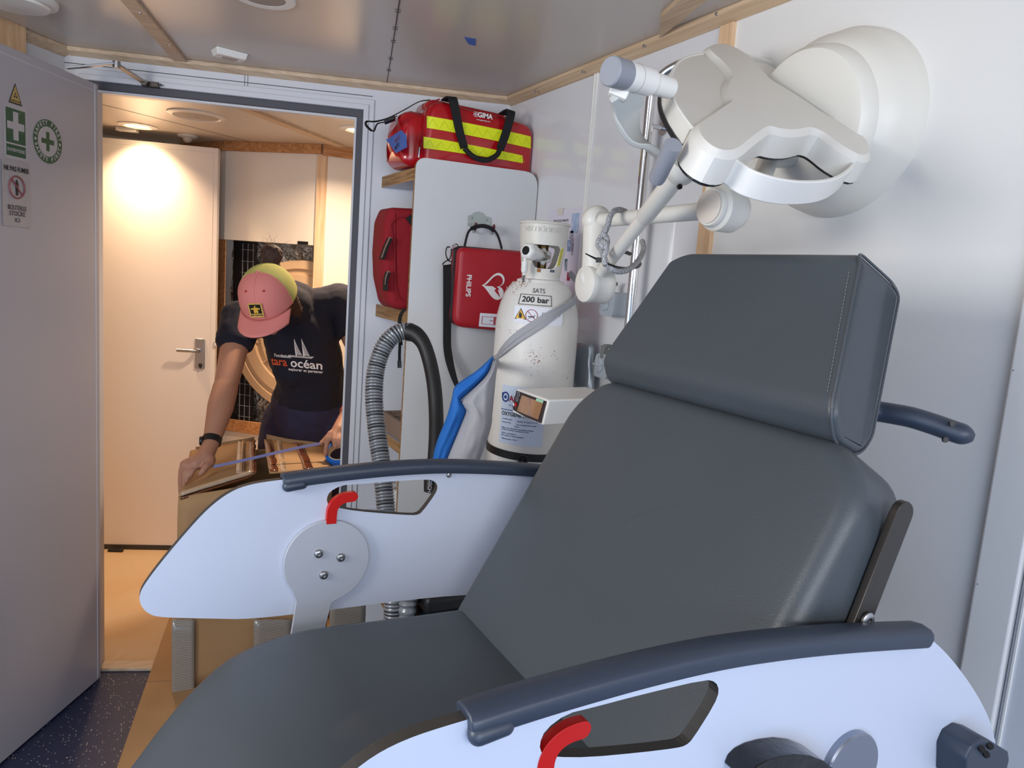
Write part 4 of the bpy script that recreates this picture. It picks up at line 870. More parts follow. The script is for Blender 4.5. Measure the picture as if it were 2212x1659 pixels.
# ---- red backpack on the middle board
z2 = zs[1][1]; bp = thing('backpack', (.90, 2.36, z2), 'dark red fabric backpack standing on the middle shelf board', 'backpack')
YP = 2.27
qq = [ony(x, y, YP) for x, y in [(838, 655), (826, 600), (824, 545), (829, 478), (842, 448)]]
pts = [(p.x, p.z, .012) for p in qq]; pts = [(1.06, z2+.002, .03), (pts[0][0]+.02, z2+.002, .02)]+pts+[(1.06, pts[-1][1]+.02, .05)]
bb = cush('bag_body', [(a, c, r) for a, c, r in pts], V((0, YP-.02, 0)), V((1, 0, 0)), ZU, V((0, -1, 0)), .15, bp, REDF, rnd=.020, back=.03, sag=.0)
ln_('piping', [ony(x, y, YP-.024) for x, y in [(893, 468), (860, 470), (845, 485), (847, 505), (852, 540), (853, 590), (860, 640), (880, 655)]], .0022, REDF, bb)
for pts in ([(842, 515), (833, 535), (824, 560)], [(838, 588), (833, 605), (832, 628)]):
    b = MB(); b.ribbon(spline([ony(x, y, YP-.030) for x, y in pts], 4), .030, (0, 1, .3), .006); b.build('strap_keeper', 'webbing', bp)
    b = MB(); b.ribbon(spline([ony(x+2, y-2, YP-.036) for x, y in pts], 4), .008, (0, 1, .3), .008); b.build('strap_edge', mat('tan_webbing', '8a6f62', .7), bp)
b = MB(); b.ribbon([ony(x, y, YP-.028) for x, y in [(882, 468), (893, 482), (905, 505)]], .02, (0, 0, 1), .004); b.build('top_strap', 'webbing', bp)
# ---- egg-carton tray and pots on lower boards
z3 = zs[2][1]; q = V((.862, 2.34, z3)); t = thing('pulp_tray', q, 'brown pulp tray on the lower shelf board behind the grey hose', 'tray')
b = MB(); out = rpoly([(-.075, -.09, .01), (.075, -.09, .01), (.075, .12, .01), (-.075, .12, .01)]); inn = [rpoly([(-.062, -.075+k*.065, .01), (.06, -.075+k*.065, .01), (.06, -.02+k*.065, .01), (-.062, -.02+k*.065, .01)]) for k in range(3)]
b.prism([q+V((x, y, .002)) for x, y in out], (0, 0, .062), [[q+V((x, y, .002)) for x, y in i] for i in inn]); b.build('tray_body', mat('pulp_board', '8a7566', .8, bump=(60, .6, 3)), t, bevel=.003)
b = MB(); b.lathe([(.022, 0), (.024, .03), (.022, .05), (.0001, .05)], q+V((.0, .0, .004)), ZU, 24); tag(b.build('white_jar', 'white', smooth=True), 'small white jar standing in the pulp tray', 'jar')
for i, (x, y, lb) in enumerate([(852, 1112, 'front white plastic pot seen beside the grey hose through the armrest gap'), (846, 1098, 'rear white plastic pot behind the front one on the lower board')]):
    c = ony(x, y, 2.31+.07*i); c.z = POTZ+.0005; t = thing('plastic_pot', c, lb, 'pot')
    b = MB(); b.lathe([(.024, 0), (.026, .002), (.027, .135)], c, ZU, 28); b.build('pot_body', 'white', t, smooth=True, angle=40)
    b = MB(); b.lathe([(.029, .135), (.029, .150), (.027, .152), (.0001, .152)], c, ZU, 28); ld = b.build('lid', 'white', t, smooth=True, angle=40)
    text('SEL', .012, plane_fn(c+ZU*.1525, (1, -.3, 0), (.3, 1, 0)), mat('lid_ink', '9a6a66', .6), ld, depth=.0003)
# ---- hook plate, red defibrillator case hanging from it
t = thing('hook_plate', pp(1036, 478), 'small galvanised double hook plate screwed to the white side panel', 'hook')
M['galv'] = mat('galvanised', 'b4beba', .4, metal=.6)
HP = [(1010, 466), (1019, 464), (1024, 459), (1034, 457), (1043, 460), (1048, 467), (1060, 470), (1061, 487), (1060, 494), (1010, 488), (1009, 480)]
b = MB(); b.prism([pp(x, y, .001) for x, y in HP], PN*.002); b.build('plate', 'galv', t, bevel=.0006, seg=2)
for x, y in ((1019, 471), (1051, 475)): screw(pp(x, y, .003), PN, .0035, t)
for x0 in (1025, 1064):
    y0 = 492 if x0 < 1040 else 496
    b = MB(); b.tube(spline([pp(x0-2, y0-6, .003), pp(x0-3, y0+8, .012), pp(x0, y0+8, .030), pp(x0+1, y0, .042)], 4), .0035, 8); hk = b.build('hook', 'galv', t, smooth=True)
    b = MB(); b.cone(pp(x0+1, y0+2, .040), .0055, pp(x0+3, y0-8, .046), .005, 12); b.build('hook_tip', mat('maroon_tip', '5e1020', .3, coat=.5), hk, smooth=True)
ad = thing('defibrillator_case', pp(1045, 620, .04), 'red defibrillator case hanging from the hook plate on the white side panel', 'case')
def ap(x, y, off=.075): return pp(x, y, off)
oo = ap(978, 712); toL = lambda x, y: ((ap(x, y)-oo).dot(PD), (ap(x, y)-oo).z)
A_ = [toL(*q) for q in [(981, 706), (1145, 722), (1155, 545), (992, 533)]]
cs = cush('case_shell', [(A_[0][0], A_[0][1], .035), (A_[1][0], A_[1][1], .03), (A_[2][0], A_[2][1], .03), (A_[3][0], A_[3][1], .022)], oo, PD, ZU, PN, .034, ad, 'red_case', rnd=.016, back=.001, sag=.002)
cb = cush('case_back', [(A_[0][0]-.004, A_[0][1]+.004, .035), (A_[1][0], A_[1][1], .03), (A_[2][0], A_[2][1], .03), (A_[3][0]-.004, A_[3][1]+.003, .022)], oo-PN*.038, PD, ZU, PN, .034, ad, REDF, rnd=.004, back=.010)
zz = cush('zip', [(A_[0][0]-.006, A_[0][1]+.003, .036), (A_[1][0], A_[1][1], .03), (A_[2][0], A_[2][1]+.001, .03), (A_[3][0]-.006, A_[3][1]+.004, .022)], oo-PN*.033, PD, ZU, PN, .006, ad, 'black', rnd=.001, back=.001)
fnd = plane_fn(ap(1012, 617, .0775), ZU*-1, PD, PN); text('PHILIPS', .0215, fnd, 'print_white', cs, bold=.0005, depth=.0005)
c0 = ap(1065, 618, .0780)
def heart(k=1.0, dx=0): return [(math.sin(t)**3*16*k, (13*math.cos(t)-5*math.cos(2*t)-2*math.cos(3*t)-math.cos(4*t))*k) for t in [2*math.pi*i/48 for i in range(48)]]
hs = .00265
def hw(a, c): return c0+(-ZU)*(a*hs)*-1*-1+PD*(c*hs)     # heart points along the panel, tip to the left
Ho = [c0-ZU*(a*hs)+PD*(c*hs+.006) for a, c in heart()]; Hi = [c0-ZU*(a*hs)+PD*(c*hs+.006) for a, c in heart(.82)]
b = MB(); b.prism(Ho, PN*.0006, [Hi]); b.build('heart_logo', 'print_white', cs)
lowh = [p for p in [c0-ZU*(a*hs)+PD*(c*hs+.006) for a, c in heart(.84)] if p.z < c0.z-.0005]
bolt = [(-.016, .004), (-.004, -.006), (-.006, .001), (.012, -.002), (.004, .006), (.020, .012)]
b = MB(); b.prism(lowh, PN*.0005); b.build('heart_fill', 'print_white', cs)
bz = [c0+PN*.0007+PD*a+ZU*c for a, c in [(.004, .016), (.003, .001), (.009, .004), (.008, -.010), (.014, -.006), (.016, -.022), (.006, -.003), (.006, -.0075), (.0, -.004), (-.002, -.002), (-.001, .006)]]
b = MB(); b.prism([c0+PN*.0006+PD*a+ZU*c for a, c in [(k_*1.6, q_*1.6) for k_, q_ in [(.000, .017), (.008, .003), (.005, .002), (.014, -.006), (.010, -.007), (.017, -.022), (.003, -.008), (.007, -.005), (-.003, .001), (.001, .003)]]], PN*.0005); b.build('bolt_logo', 'red_case', cs)
text('HEARTSTART', .0085, plane_fn(ap(1100, 634, .0775), ZU*-1, PD, PN), 'print_white', cs, depth=.0005); text('DEFIBRILLATOR', .0055, plane_fn(ap(1094, 632, .0775), ZU*-1, PD, PN), 'print_white', cs, depth=.0005)
q = [ap(x, y, .078) for x, y in [(1037, 676), (1130, 682), (1128, 712), (1034, 705)]]; b = MB(); b.prism(q, PN*.0012); lb = b.build('label_frame', 'paper', cs, bevel=.0004, seg=1)
q = [ap(x, y, .0794) for x, y in [(1041, 683), (1068, 685), (1067, 702), (1040, 700)]]; b = MB(); b.prism(q, PN*.0004, [[p.lerp(sum(q, V())/4, .1) for p in q]]); b.build('label_border', 'red_case', lb)
b = MB(); b.prism([ap(x, y, .0796) for x, y in [(1068, 684), (1078, 685), (1077, 703), (1067, 702)]], PN*.0004); b.build('label_bar', mat('pink_print', 'b05560', .6), lb)
text('1', .018, plane_fn(ap(1061, 693, .0796), ZU*-1, PD, PN), 'red_case', lb, depth=.0004)
b = MB(); b.tube(spline([ap(1003, 536, .055), ap(1008, 512, .055), ap(1014, 498, .055), ap(1026, 491, .052), ap(1042, 489, .052), ap(1058, 492, .052), ap(1070, 500, .052), ap(1078, 516, .05), ap(1084, 538, .05)], 4), .0038, 10)
b.tube(spline([ap(1018, 494, .055), ap(1028, 490, .052), ap(1042, 488, .052), ap(1056, 491, .052), ap(1066, 497, .052)], 4), .0062, 10); b.build('case_handle', 'webbing', ad, smooth=True)
# snap hook and long strap of the case
b = MB(); b.tube(spline([ap(977, 532, .06), ap(985, 527, .06), ap(989, 533, .06), ap(975, 541, .06)], 4), .0016, 8); b.tube(spline([ap(972, 534, .062), ap(966, 534, .062), ap(963, 545, .062), ap(965, 556, .062), ap(970, 561, .062), ap(974, 552, .062), ap(975, 538, .062)], 4), .002, 8); b.build('snap_hook', 'black', ad, smooth=True)
b = MB(); b.tube([ap(975, 538, .064), ap(984, 528, .062)], .0026, 8); b.build('snap_gate', 'chrome', ad)
b = MB(); b.tube([ap(956, 570, .06), ap(966, 562, .06), ap(976, 566, .06), ap(974, 572, .06), ap(958, 574, .06), ap(956, 570, .06)], .002, 8); b.build('strap_ring', 'black', ad)
sp1 = [ap(966, 572, .055), ap(966, 600, .045), ap(966, 650, .03), ap(966, 700, .02), ap(966, 745, .02), ap(970, 775, .03), ap(976, 800, .04), ap(983, 822, .05), ap(990, 840, .06)]
P = spline(sp1, 5); n = len(P); b = MB(); b.ribbon(P, [.026 if i < n*.6 else .026-.012*(i-n*.6)/(n*.4) for i in range(n)], [PD.lerp(PD*.5+PN*.8, max(0, i/n-.5)*2) for i in range(n)], .002); b.build('shoulder_strap', 'webbing', ad)

# ================================================================== oxygen cylinder
cyc = V((1.005, 1.792, 0)); CR = .1145
M['cyl'] = mat('cylinder_paint', 'e3e1dc', .38, bump=(60, .1, 3), var=(3, 'd3d0c8', .4, .7))
# rust freckles with their own shape: two noise scales, denser at the shoulder
nt = M['cyl'].node_tree; bs = nt.nodes['Principled BSDF']; tc = nt.nodes.new('ShaderNodeTexCoord')
n1 = nt.nodes.new('ShaderNodeTexNoise'); n1.inputs['Scale'].default_value = 250; n1.inputs['Detail'].default_value = 3
n2 = nt.nodes.new('ShaderNodeTexNoise'); n2.inputs['Scale'].default_value = 9; n2.inputs['Detail'].default_value = 2
sep = nt.nodes.new('ShaderNodeSeparateXYZ'); nt.links.new(tc.outputs['Object'], sep.inputs[0])
band = nt.nodes.new('ShaderNodeMapRange'); band.interpolation_type = 'SMOOTHSTEP'; band.inputs['From Min'].default_value = 1.28; band.inputs['From Max'].default_value = 1.37; nt.links.new(sep.outputs['Z'], band.inputs['Value'])
ad_ = nt.nodes.new('ShaderNodeMath'); ad_.operation = 'MULTIPLY'; nt.links.new(n1.outputs['Fac'], ad_.inputs[0]); nt.links.new(n2.outputs['Fac'], ad_.inputs[1])
m2 = nt.nodes.new('ShaderNodeMath'); m2.operation = 'MULTIPLY_ADD'; m2.inputs[1].default_value = .06; nt.links.new(band.outputs[0], m2.inputs[0]); nt.links.new(ad_.outputs[0], m2.inputs[2])
rr = nt.nodes.new('ShaderNodeMapRange'); rr.inputs['From Min'].default_value = .415; rr.inputs['From Max'].default_value = .44; nt.links.new(m2.outputs[0], rr.inputs['Value'])
mx = nt.nodes.new('ShaderNodeMix'); mx.data_type = 'RGBA'; old = bs.inputs['Base Color'].links[0].from_socket
nt.links.new(old, mx.inputs[6]); mx.inputs[7].default_value = lin('8a5a30'); nt.links.new(rr.outputs[0], mx.inputs[0]); nt.links.new(mx.outputs[2], bs.inputs['Base Color'])
for n_ in (n1, n2): nt.links.new(tc.outputs['Object'], n_.inputs['Vector'])
cy = thing('oxygen_cylinder', cyc, 'tall white oxygen cylinder with rust specks standing in the corner by the right wall', 'gas cylinder')
def zat(x, y): d = ray(x, y); k = (cyc-EYE).dot(V((FW.x, FW.y, 0)).normalized())/V((d.x, d.y, 0)).dot(V((FW.x, FW.y, 0)).normalized()); return (EYE+d*k).z
zsh = zat(1160, 700)-.0; ztop = zat(1165, 612); zg0 = zat(1165, 590); zg1 = zat(1172, 484)
b = MB(); b.lathe([(.0001, .002), (.10, .002), (CR, .02), (CR, zsh-.005), (CR*.985, zsh+.02), (CR*.93, zsh+.05), (CR*.82, zsh+.085), (CR*.66, zsh+.112), (.066, ztop), (.064, ztop+.008), (.052, ztop+.012), (.05, zg0), (.0001, zg0)], cyc, ZU, 64)
cb_ = b.build('cylinder_body', 'cyl', cy, smooth=True, angle=50)
def cyh(x, y, r=CR):
    d = ray(x, y); a = d.x**2+d.y**2; bq = 2*(d.x*(EYE.x-cyc.x)+d.y*(EYE.y-cyc.y)); c = (EYE.x-cyc.x)**2+(EYE.y-cyc.y)**2-r*r
    t = (-bq-math.sqrt(max(bq*bq-4*a*c, 0)))/(2*a); p = EYE+d*t; return math.atan2(p.y-cyc.y, p.x-cyc.x), p.z
def cyfn(x, y, r=CR+.0005, rot=0):
    a0, z0 = cyh(x, y); cr, sr = math.cos(rot), math.sin(rot)
    return lambda u, v, w=0: V((cyc.x+(r+w)*math.cos(a0+(u*cr-v*sr)/r), cyc.y+(r+w)*math.sin(a0+(u*cr-v*sr)/r), z0+u*sr+v*cr))
def patch(name, fn, w_, h, m, par, th=.0006, n=14, hole=None):
    b = MB(); vs = []; 
    for s_ in (0, th):
        for i in range(n+1):
            for v in (-h/2, h/2): vs.append(fn(-w_/2+w_*i/n, v, s_))
    k = 2*(n+1); f = []
    for i in range(n): f += [(2*i, 2*i+2, 2*i+3, 2*i+1), (k+2*i, k+2*i+1, k+2*i+3, k+2*i+2), (2*i, k+2*i, k+2*i+2, 2*i+2), (2*i+1, 2*i+3, k+2*i+3, k+2*i+1)]
    f += [(0, 1, k+1, k), (2*n, k+2*n, k+2*n+1, 2*n+1)]; b.add(vs, f); return b.build(name, m, par, smooth=True, angle=30)
# shoulder text sits on the upper, narrowing part: radius follows height
def rz(z):
    pr = [(0, CR), (zsh-.005, CR), (zsh+.02, CR*.985), (zsh+.05, CR*.93), (zsh+.085, CR*.82), (zsh+.112, CR*.66), (ztop, .066)]
    for (z0, r0), (z1, r1) in zip(pr, pr[1:]):
        if z0 <= z <= z1: return r0+(r1-r0)*(z-z0)/(z1-z0)
    return CR
def shfn(x, y):
    # find height on the shoulder that projects to this pixel row
    best = None
    for i in range(200):
        z = zsh-.05+i*.001; r = rz(z); a, _ = cyh(x, y, r); d = ray(x, y); a_ = d.x**2+d.y**2; bq = 2*(d.x*(EYE.x-cyc.x)+d.y*(EYE.y-cyc.y)); c = (EYE.x-cyc.x)**2+(EYE.y-cyc.y)**2-r*r
        if bq*bq-4*a_*c < 0: continue
        t = (-bq-math.sqrt(bq*bq-4*a_*c))/(2*a_); zz_ = EYE.z+d.z*t
        if best is None or abs(zz_-z) < best[0]: best = (abs(zz_-z), z, a)
    _, z0, a0 = best
    def fn(u, v, w=0):
        z = z0+v*.9; r = rz(z)+.0012+w; return V((cyc.x+r*math.cos(a0+u/rz(z0)), cyc.y+r*math.sin(a0+u/rz(z0)), z))
    return fn
text('SATS', .019, shfn(1164, 629), mat('faded_ink', '5c5a58', .7), cb_, sx=.8, depth=.0004)
f2 = cyfn(1156, 648); f2 = shfn(1156, 648); text('200 bar', .023, f2, 'ink', cb_, bold=.0004, sx=1.0, depth=.0004)
b = MB()
for (u0, v0, u1, v1) in ((-.043, .0145, .043, .0145), (-.043, -.0145, .043, -.0145), (-.043, -.0145, -.043, .0145), (.043, -.0145, .043, .0145)):
    b.tube([f2(u0+(u1-u0)*i/8, v0+(v1-v0)*i/8, .0002) for i in range(9)], .0008, 5)
b.build('stamp_box', 'ink', cb_)
f3 = cyfn(1163, 683); lb = patch('warning_label', f3, .135, .046, 'paper', cb_, n=20)
tri = lambda s_, dx, w: [f3(dx+s_*math.sin(a), s_*math.cos(a)-.002, w) for a in (0, 2*math.pi/3, 4*math.pi/3)]
def tri_mesh(name, s_, dx, w, m):
    b = MB(); P = tri(s_, dx, w); P = [P[i].lerp(P[(i+1) % 3], k/4) for i in range(3) for k in range(4)]; b.prism(P, (P[0]-cyc).normalized()*0+V((math.cos(-1.9), math.sin(-1.9), 0))*.0004); return b.build(name, m, lb)
M['warn_y'] = mat('warning_yellow', 'e2b23c', .5)
tri_mesh('warning_triangle', .0195, -.048, .0010, 'ink'); tri_mesh('warning_field', .0160, -.048, .0016, 'warn_y')
b = MB(); b.prism([f3(-.048+a, c, .0022) for a, c in [(-.003, -.008), (.003, -.008), (.005, -.003), (.002, .006), (.001, .002), (-.001, .009), (-.004, .001)]], V((-.0003, -.0004, 0))); b.build('flame_mark', 'ink', lb)
b = MB(); b.tube([f3(-.018+.0155*math.cos(a), .0155*math.sin(a), .0012) for a in [2*math.pi*i/32 for i in range(33)]], .0009, 6); b.tube([f3(-.018-.011, .011, .0012), f3(-.018+.011, -.011, .0012)], .0009, 6); b.build('no_smoking_ring', mat('ring_red', 'a5453f', .6), lb)
b = MB(); b.tube([f3(-.027, -.003, .0010), f3(-.010, -.003, .0010)], .0013, 6); b.tube([f3(-.026, -.009, .0010), f3(-.008, .002, .0010)], .0006, 6); b.build('cigarette_mark', 'ink', lb)
text('OXYGENE', .011, lambda u, v, w=0: f3(u+.034, v+.006, w+.0006), 'ink', lb, depth=.0002)
f4 = cyfn(1118, 899); lab = patch('gas_label', lambda u, v, w=0: f4(u+.010, v, w), .125, .158, mat('label_blue_white', 'c9d6ea', .5), cb_, n=22)
M['navy'] = mat('print_navy', '1b3a80', .6); M['print_red'] = mat('print_red', '9c1c38', .6)
L4 = lambda u0, v0: (lambda u, v, w=0: f4(u+u0, v+v0, w+.0007))
text('Air Liquide', .021, L4(.019, .044), 'print_red', lab, bold=.0008, depth=.0002, sx=1.0); text('H E A L T H C A R E', .0085, L4(.010, .026), 'navy', lab, depth=.0002)
b = MB(); b.tube([f4(-.040+.010*math.cos(a), .047+.012*math.sin(a), .0008) for a in [2*math.pi*i/28 for i in range(29)]], .0022, 6); b.tube([f4(-.0505, .058, .0008), f4(-.0505, .045, .0008)], .0025, 6); b.ell(f4(-.040, .047, .0008), (.004, .004, .005), n=10); b.build('round_logo', 'navy', lab, smooth=True)
b = MB(); b.tube([f4(-.052+.125*i/12, .013, .0008) for i in range(13)], .0010, 5); b.build('label_rule', 'navy', lab)
text('OXYGENE MEDICAL', .0145, L4(.010, .002), 'ink', lab, bold=.0004, depth=.0002, sx=.9)
for k, (s_, u0, v0) in enumerate([('Gaz médical comprimé', -.030, -.012), ('Bouteille de 10 m³ de gaz (1 bar, 15°C)', .028, -.014), ('Contenance 50 litres', -.032, -.021), ('Pour une bouteille de 50 litres remplie', .026, -.023), ('à 200 bar', .0, -.029), ('Utilisation, mise en garde spéciales, mode d’utilisation, précautions', .000, -.036), ('particulières de conservation : lire attentivement la notice', -.006, -.041), ('RESERVE A L’USAGE MEDICAL', -.022, -.051), ('NE PAS LAISSER A LA PORTEE DES ENFANTS', -.012, -.057), ('Médicament autorisé n° 343 624 - 7', -.018, -.066)]):
    text(s_, .0052, L4(u0, v0), 'navy', lab, depth=.0001, sx=.66, bold=.00008)
# valve guard with windows, embossed lettering, valve and regulator
gd = MB(); n = 168; za, zb_, zc, zd = zg0-.012, zg0+.012, zg1-.058, zg1
aface = math.atan2(EYE.y-cyc.y, EYE.x-cyc.x)+.18
R0, R1g = .052, .0665
def gr(z): t = (z-za)/(zd-za); return R0+(R1g-R0)*min(1, t*1.25)
vs = []; rows = [za, zb_]+[zb_+(zc-zb_)*k/26 for k in range(1, 26)]+[zc, zc+.02, zd-.006, zd]
th_ = .006
for z in rows:
    for k in range(n): a = 2*math.pi*k/n; vs.append(V((cyc.x+gr(z)*math.cos(a), cyc.y+gr(z)*math.sin(a), z)))
for z in rows:
    for k in range(n): a = 2*math.pi*k/n; r = gr(z)-th_; vs.append(V((cyc.x+r*math.cos(a), cyc.y+r*math.sin(a), z)))
m_ = len(rows)*n; f = []
def opening(i, k):
    a = 2*math.pi*(k+.5)/n; zt = (rows[i]+rows[i+1])/2
    if not (zb_ < zt < zc): return False
    for c_ in (aface, aface+math.pi):
        dlt = abs((a-c_+math.pi) % (2*math.pi)-math.pi)
        tt = (zt-zb_)/(zc-zb_); w_ = .60+.28*tt
        if (dlt/w_)**5+abs(2*tt-1)**5 < 1: return True
    return False
cell = {(i, k): opening(i, k) for i in range(len(rows)-1) for k in range(n)}
for (i, k), op in cell.items():
    k2 = (k+1) % n
    if not op: f += [(i*n+k, i*n+k2, (i+1)*n+k2, (i+1)*n+k), (m_+i*n+k, m_+(i+1)*n+k, m_+(i+1)*n+k2, m_+i*n+k2)]
    if not op:
        if cell.get((i+1, k), False) : f.append(((i+1)*n+k, (i+1)*n+k2, m_+(i+1)*n+k2, m_+(i+1)*n+k))
        if cell.get((i-1, k), False): f.append((i*n+k2, i*n+k, m_+i*n+k, m_+i*n+k2))
        if cell[(i, k2)]: f.append((i*n+k2, (i+1)*n+k2, m_+(i+1)*n+k2, m_+i*n+k2))
        if cell[(i, (k-1) % n)]: f.append((i*n+k, m_+i*n+k, m_+(i+1)*n+k, (i+1)*n+k))
for k in range(n):
    k2 = (k+1) % n; e = (len(rows)-1)*n; f += [(k, k2, m_+k2, m_+k), (e+k, m_+e+k, m_+e+k2, e+k2)]
gd.add(vs, f); M['guard'] = mat('guard_paint', 'dcd9cf', .4, bump=(40, .1, 2)); gg = gd.build('valve_guard', 'guard', cy, smooth=True, angle=45)
b = MB(); b.tube([V((cyc.x+R1g*math.cos(a), cyc.y+R1g*math.sin(a), zd)) for a in [2*math.pi*i/48 for i in range(49)]], .004, 8); b.build('guard_rim', 'guard', gg, smooth=True)
def gfn(x, y):
    a0, z0 = cyh(x, y, R1g); return lambda u, v, w=0: V((cyc.x+(gr(z0+v)+w)*math.cos(a0+u/R1g), cyc.y+(gr(z0+v)+w)*math.sin(a0+u/R1g), z0+v))
text('AIR LIQUIDE', .018, (lambda g: (lambda u, v, w=0: g(u, -v, w)))(gfn(1169, 494)), 'guard', gg, depth=.0010, bold=.0003, sx=1.0)
g_ = gfn(1198, 586); patch('barcode_label', lambda u, v, w=0: g_(u, v, w+.0006), .022, .010, 'paper', gg, n=5)
b = MB()
for k in range(9): u = -.008+.002*k; b.tube([g_(u, -.0035, .0014), g_(u, .0035, .0014)], .0005 if k % 3 else .0008, 4)
b.build('barcode', 'ink', gg)
g5 = gfn(1213, 556); yl = patch('yellow_tag', lambda u, v, w=0: g5(u+v*.12, v, w+.003), .012, .046, mat('yellow_paper', 'd9cf55', .6), gg, n=4)
b = MB()
for k in range(8): b.tube([g5(-.004, -.018+.005*k, .0040), g5(.004, -.018+.005*k, .0040)], .0003, 4)
b.build('tag_lines', 'ink', yl)
g6 = gfn(1163, 584); patch('rusty_plate', lambda u, v, w=0: g6(u, v, w+.0005), .012, .009, mat('rust_brown', '9a6a3a', .7), gg, n=4)
M['brass'] = mat('old_brass', '5e4a2a', .4, metal=.8)
vz = zg0; b = MB(); b.lathe([(.018, 0), (.018, .012), (.013, .014), (.013, .05), (.0155, .052), (.0155, .078), (.012, .08), (.012, .088), (.015, .09), (.015, .10), (.0001, .10)], cyc+ZU*vz, ZU, 8); va = b.build('valve_body', 'brass', cy)
vd = V((math.cos(aface), math.sin(aface), 0)); vp = V((-vd.y, vd.x, 0)); vm = cyc+ZU*(vz+.045)
lft = RT-UP*0; lft = V((RT.x, RT.y, 0)).normalized()*-1
reg0 = vm+vd*.022; kx = ond(1136, 541, (vm-EYE).dot(FW)-.085)
dk = (kx-reg0).normalized()
b = MB(); b.lathe([(.010, -.02), (.010, .0), (.013, .001), (.013, .012), (.0085, .014), (.0085, .022)], reg0, dk, 12); b.lathe([(.009, -.012), (.0095, .006), (.007, .010)], reg0-dk*.01, -dk, 16); b.build('valve_nut', 'chrome', cy, smooth=True, angle=30)
L = (kx-reg0).length; b = MB(); b.lathe([(.012, .016), (.016, .024), (.0175, .034), (.0175, L*.55), (.020, L*.58), (.0205, L*.62)], reg0, dk, 32); b.build('regulator', 'white', cy, smooth=True, angle=35)
b = MB(); prof_n = 40; ringp = []
for zz_, rr_ in ((L*.62, .0215), (L*.86, .0225), (L*.97, .0205), (L*1.0, .016)):
    u = ZU; w_ = dk.cross(u).normalized(); u = w_.cross(dk).normalized()
    ringp.append([reg0+dk*zz_+(u*math.cos(2*math.pi*k/prof_n)+w_*math.sin(2*math.pi*k/prof_n))*(rr_*(1-.10*max(0, math.cos(6*2*math.pi*k/prof_n)))) for k in range(prof_n)])
n = prof_n; b.add([p for r in ringp for p in r], [(i*n+k, i*n+(k+1) % n, (i+1)*n+(k+1) % n, (i+1)*n+k) for i in range(3) for k in range(n)]+[tuple(range(n)), tuple(range(3*n, 4*n))]); kn = b.build('regulator_knob', 'white', cy, smooth=True, angle=50)
b = MB(); b.lathe([(.0115, 0), (.0115, .0015), (.0001, .002)], reg0+dk*L, dk, 28); b.build('knob_cap', 'hole', kn, smooth=True)
b = MB()
for k in range(6):
    a = 2*math.pi*k/6; e = vm+ZU*.0; b.ell(vm+vd*.012+(ZU*math.cos(a)+vp*math.sin(a))*.016, (.008, .008, .008), n=10)
b.lathe([(.017, -.006), (.017, .008), (.012, .012), (.0001, .012)], vm+vd*.008, vd, 24); b.build('handwheel', 'white', cy, smooth=True)
oq = ond(1134, 565, (kx-EYE).dot(FW)+.01); b = MB(); b.lathe([(.004, .012), (.004, 0), (.009, 0), (.009, -.022), (.0075, -.028), (.003, -.029), (.003, -.036)], oq, ZU, 20); b.build('outlet', 'white', cy, smooth=True, angle=30)
b = MB()
for k in range(4): b.lathe([(.003, 0), (.0042, -.002), (.003, -.004)], oq-ZU*(.036+.0045*k), ZU, 14)
b.build('hose_barb', 'steel', cy, smooth=True)
b = MB(); bzz = cyh(1120, 984)[1]; b.lathe([(CR+.001, -.010), (CR+.003, -.010), (CR+.003, .011), (CR+.001, .011)], cyc+ZU*bzz, V((.0, -.04, 1)), 64, cap=False); o = b.build('rubber_strap', 'black'); tag(o, 'black rubber strap with a ring around the oxygen cylinder', 'strap')
a0, z0 = cyh(1130, 991); e = V((math.cos(a0), math.sin(a0), 0)); s_ = V((-e.y, e.x, 0)); b = MB(); b.tube([cyc+ZU*z0+e*(CR+.006)+(s_*math.cos(t)*.013+ZU*math.sin(t)*.010) for t in [2*math.pi*i/24 for i in range(25)]], .0032, 8); b.build('strap_ring', 'black', o, smooth=True)
# silver pouch and poster on the right wall
b = MB(); q = [onx(x, y, 1.165) for x, y in [(1228, 744), (1284, 744), (1284, 850), (1222, 850)]]
vs = []; N = 14
for i in range(N+1):
    for j in range(N+1):
        p = q[0].lerp(q[1], i/N).lerp(q[3].lerp(q[2], i/N), j/N); e = math.sin(math.pi*i/N)*math.sin(math.pi*min(1, .1+.9*j/N)); vs.append(p+V((-.012*e+noise.noise(p*30)*.004, 0, 0)))
b.add(vs, [(i*(N+1)+j, (i+1)*(N+1)+j, (i+1)*(N+1)+j+1, i*(N+1)+j+1) for i in range(N) for j in range(N)]); o = b.build('silver_pouch', mat('silver_film', 'a7b0b8', .32, metal=.55, bump=(40, .6, 3)), smooth='all'); s_ = o.modifiers.new('t', 'SOLIDIFY'); s_.thickness = .018; s_.offset = -1
tag(o, 'flat silver pouch hanging on the wall right of the oxygen cylinder', 'pouch')
ps = thing('poster', V((XW-.001, 1.99, 1.50)), 'white information sheet with small pictures taped to the wall behind the cylinder', 'poster')
def wp(x, y, off=.0018): return onx(x, y, XW-off)
PY0, PY1, PZ0, PZ1 = 2.10, 1.896, 1.725, 1.33
b = MB(); b.prism([V((XW-.0012, PY0, PZ0)), V((XW-.0012, PY1, PZ0)), V((XW-.0012, PY1, PZ1)), V((XW-.0012, PY0, PZ1))], (-.0005, 0, 0)); pm = b.build('sheet', mat('lilac_paper', 'dcd8e6', .4), ps)
text('PROTOCOLE D’ANALYSE', .0105, plane_fn(wp(1212, 477), (0, -1, 0), ZU, (-1, 0, 0)), 'ink', pm, depth=.0002, sx=.75); text('Procédure de prélèvement', .006, plane_fn(wp(1212, 483), (0, -1, 0), ZU, (-1, 0, 0)), 'ink', pm, depth=.0002)
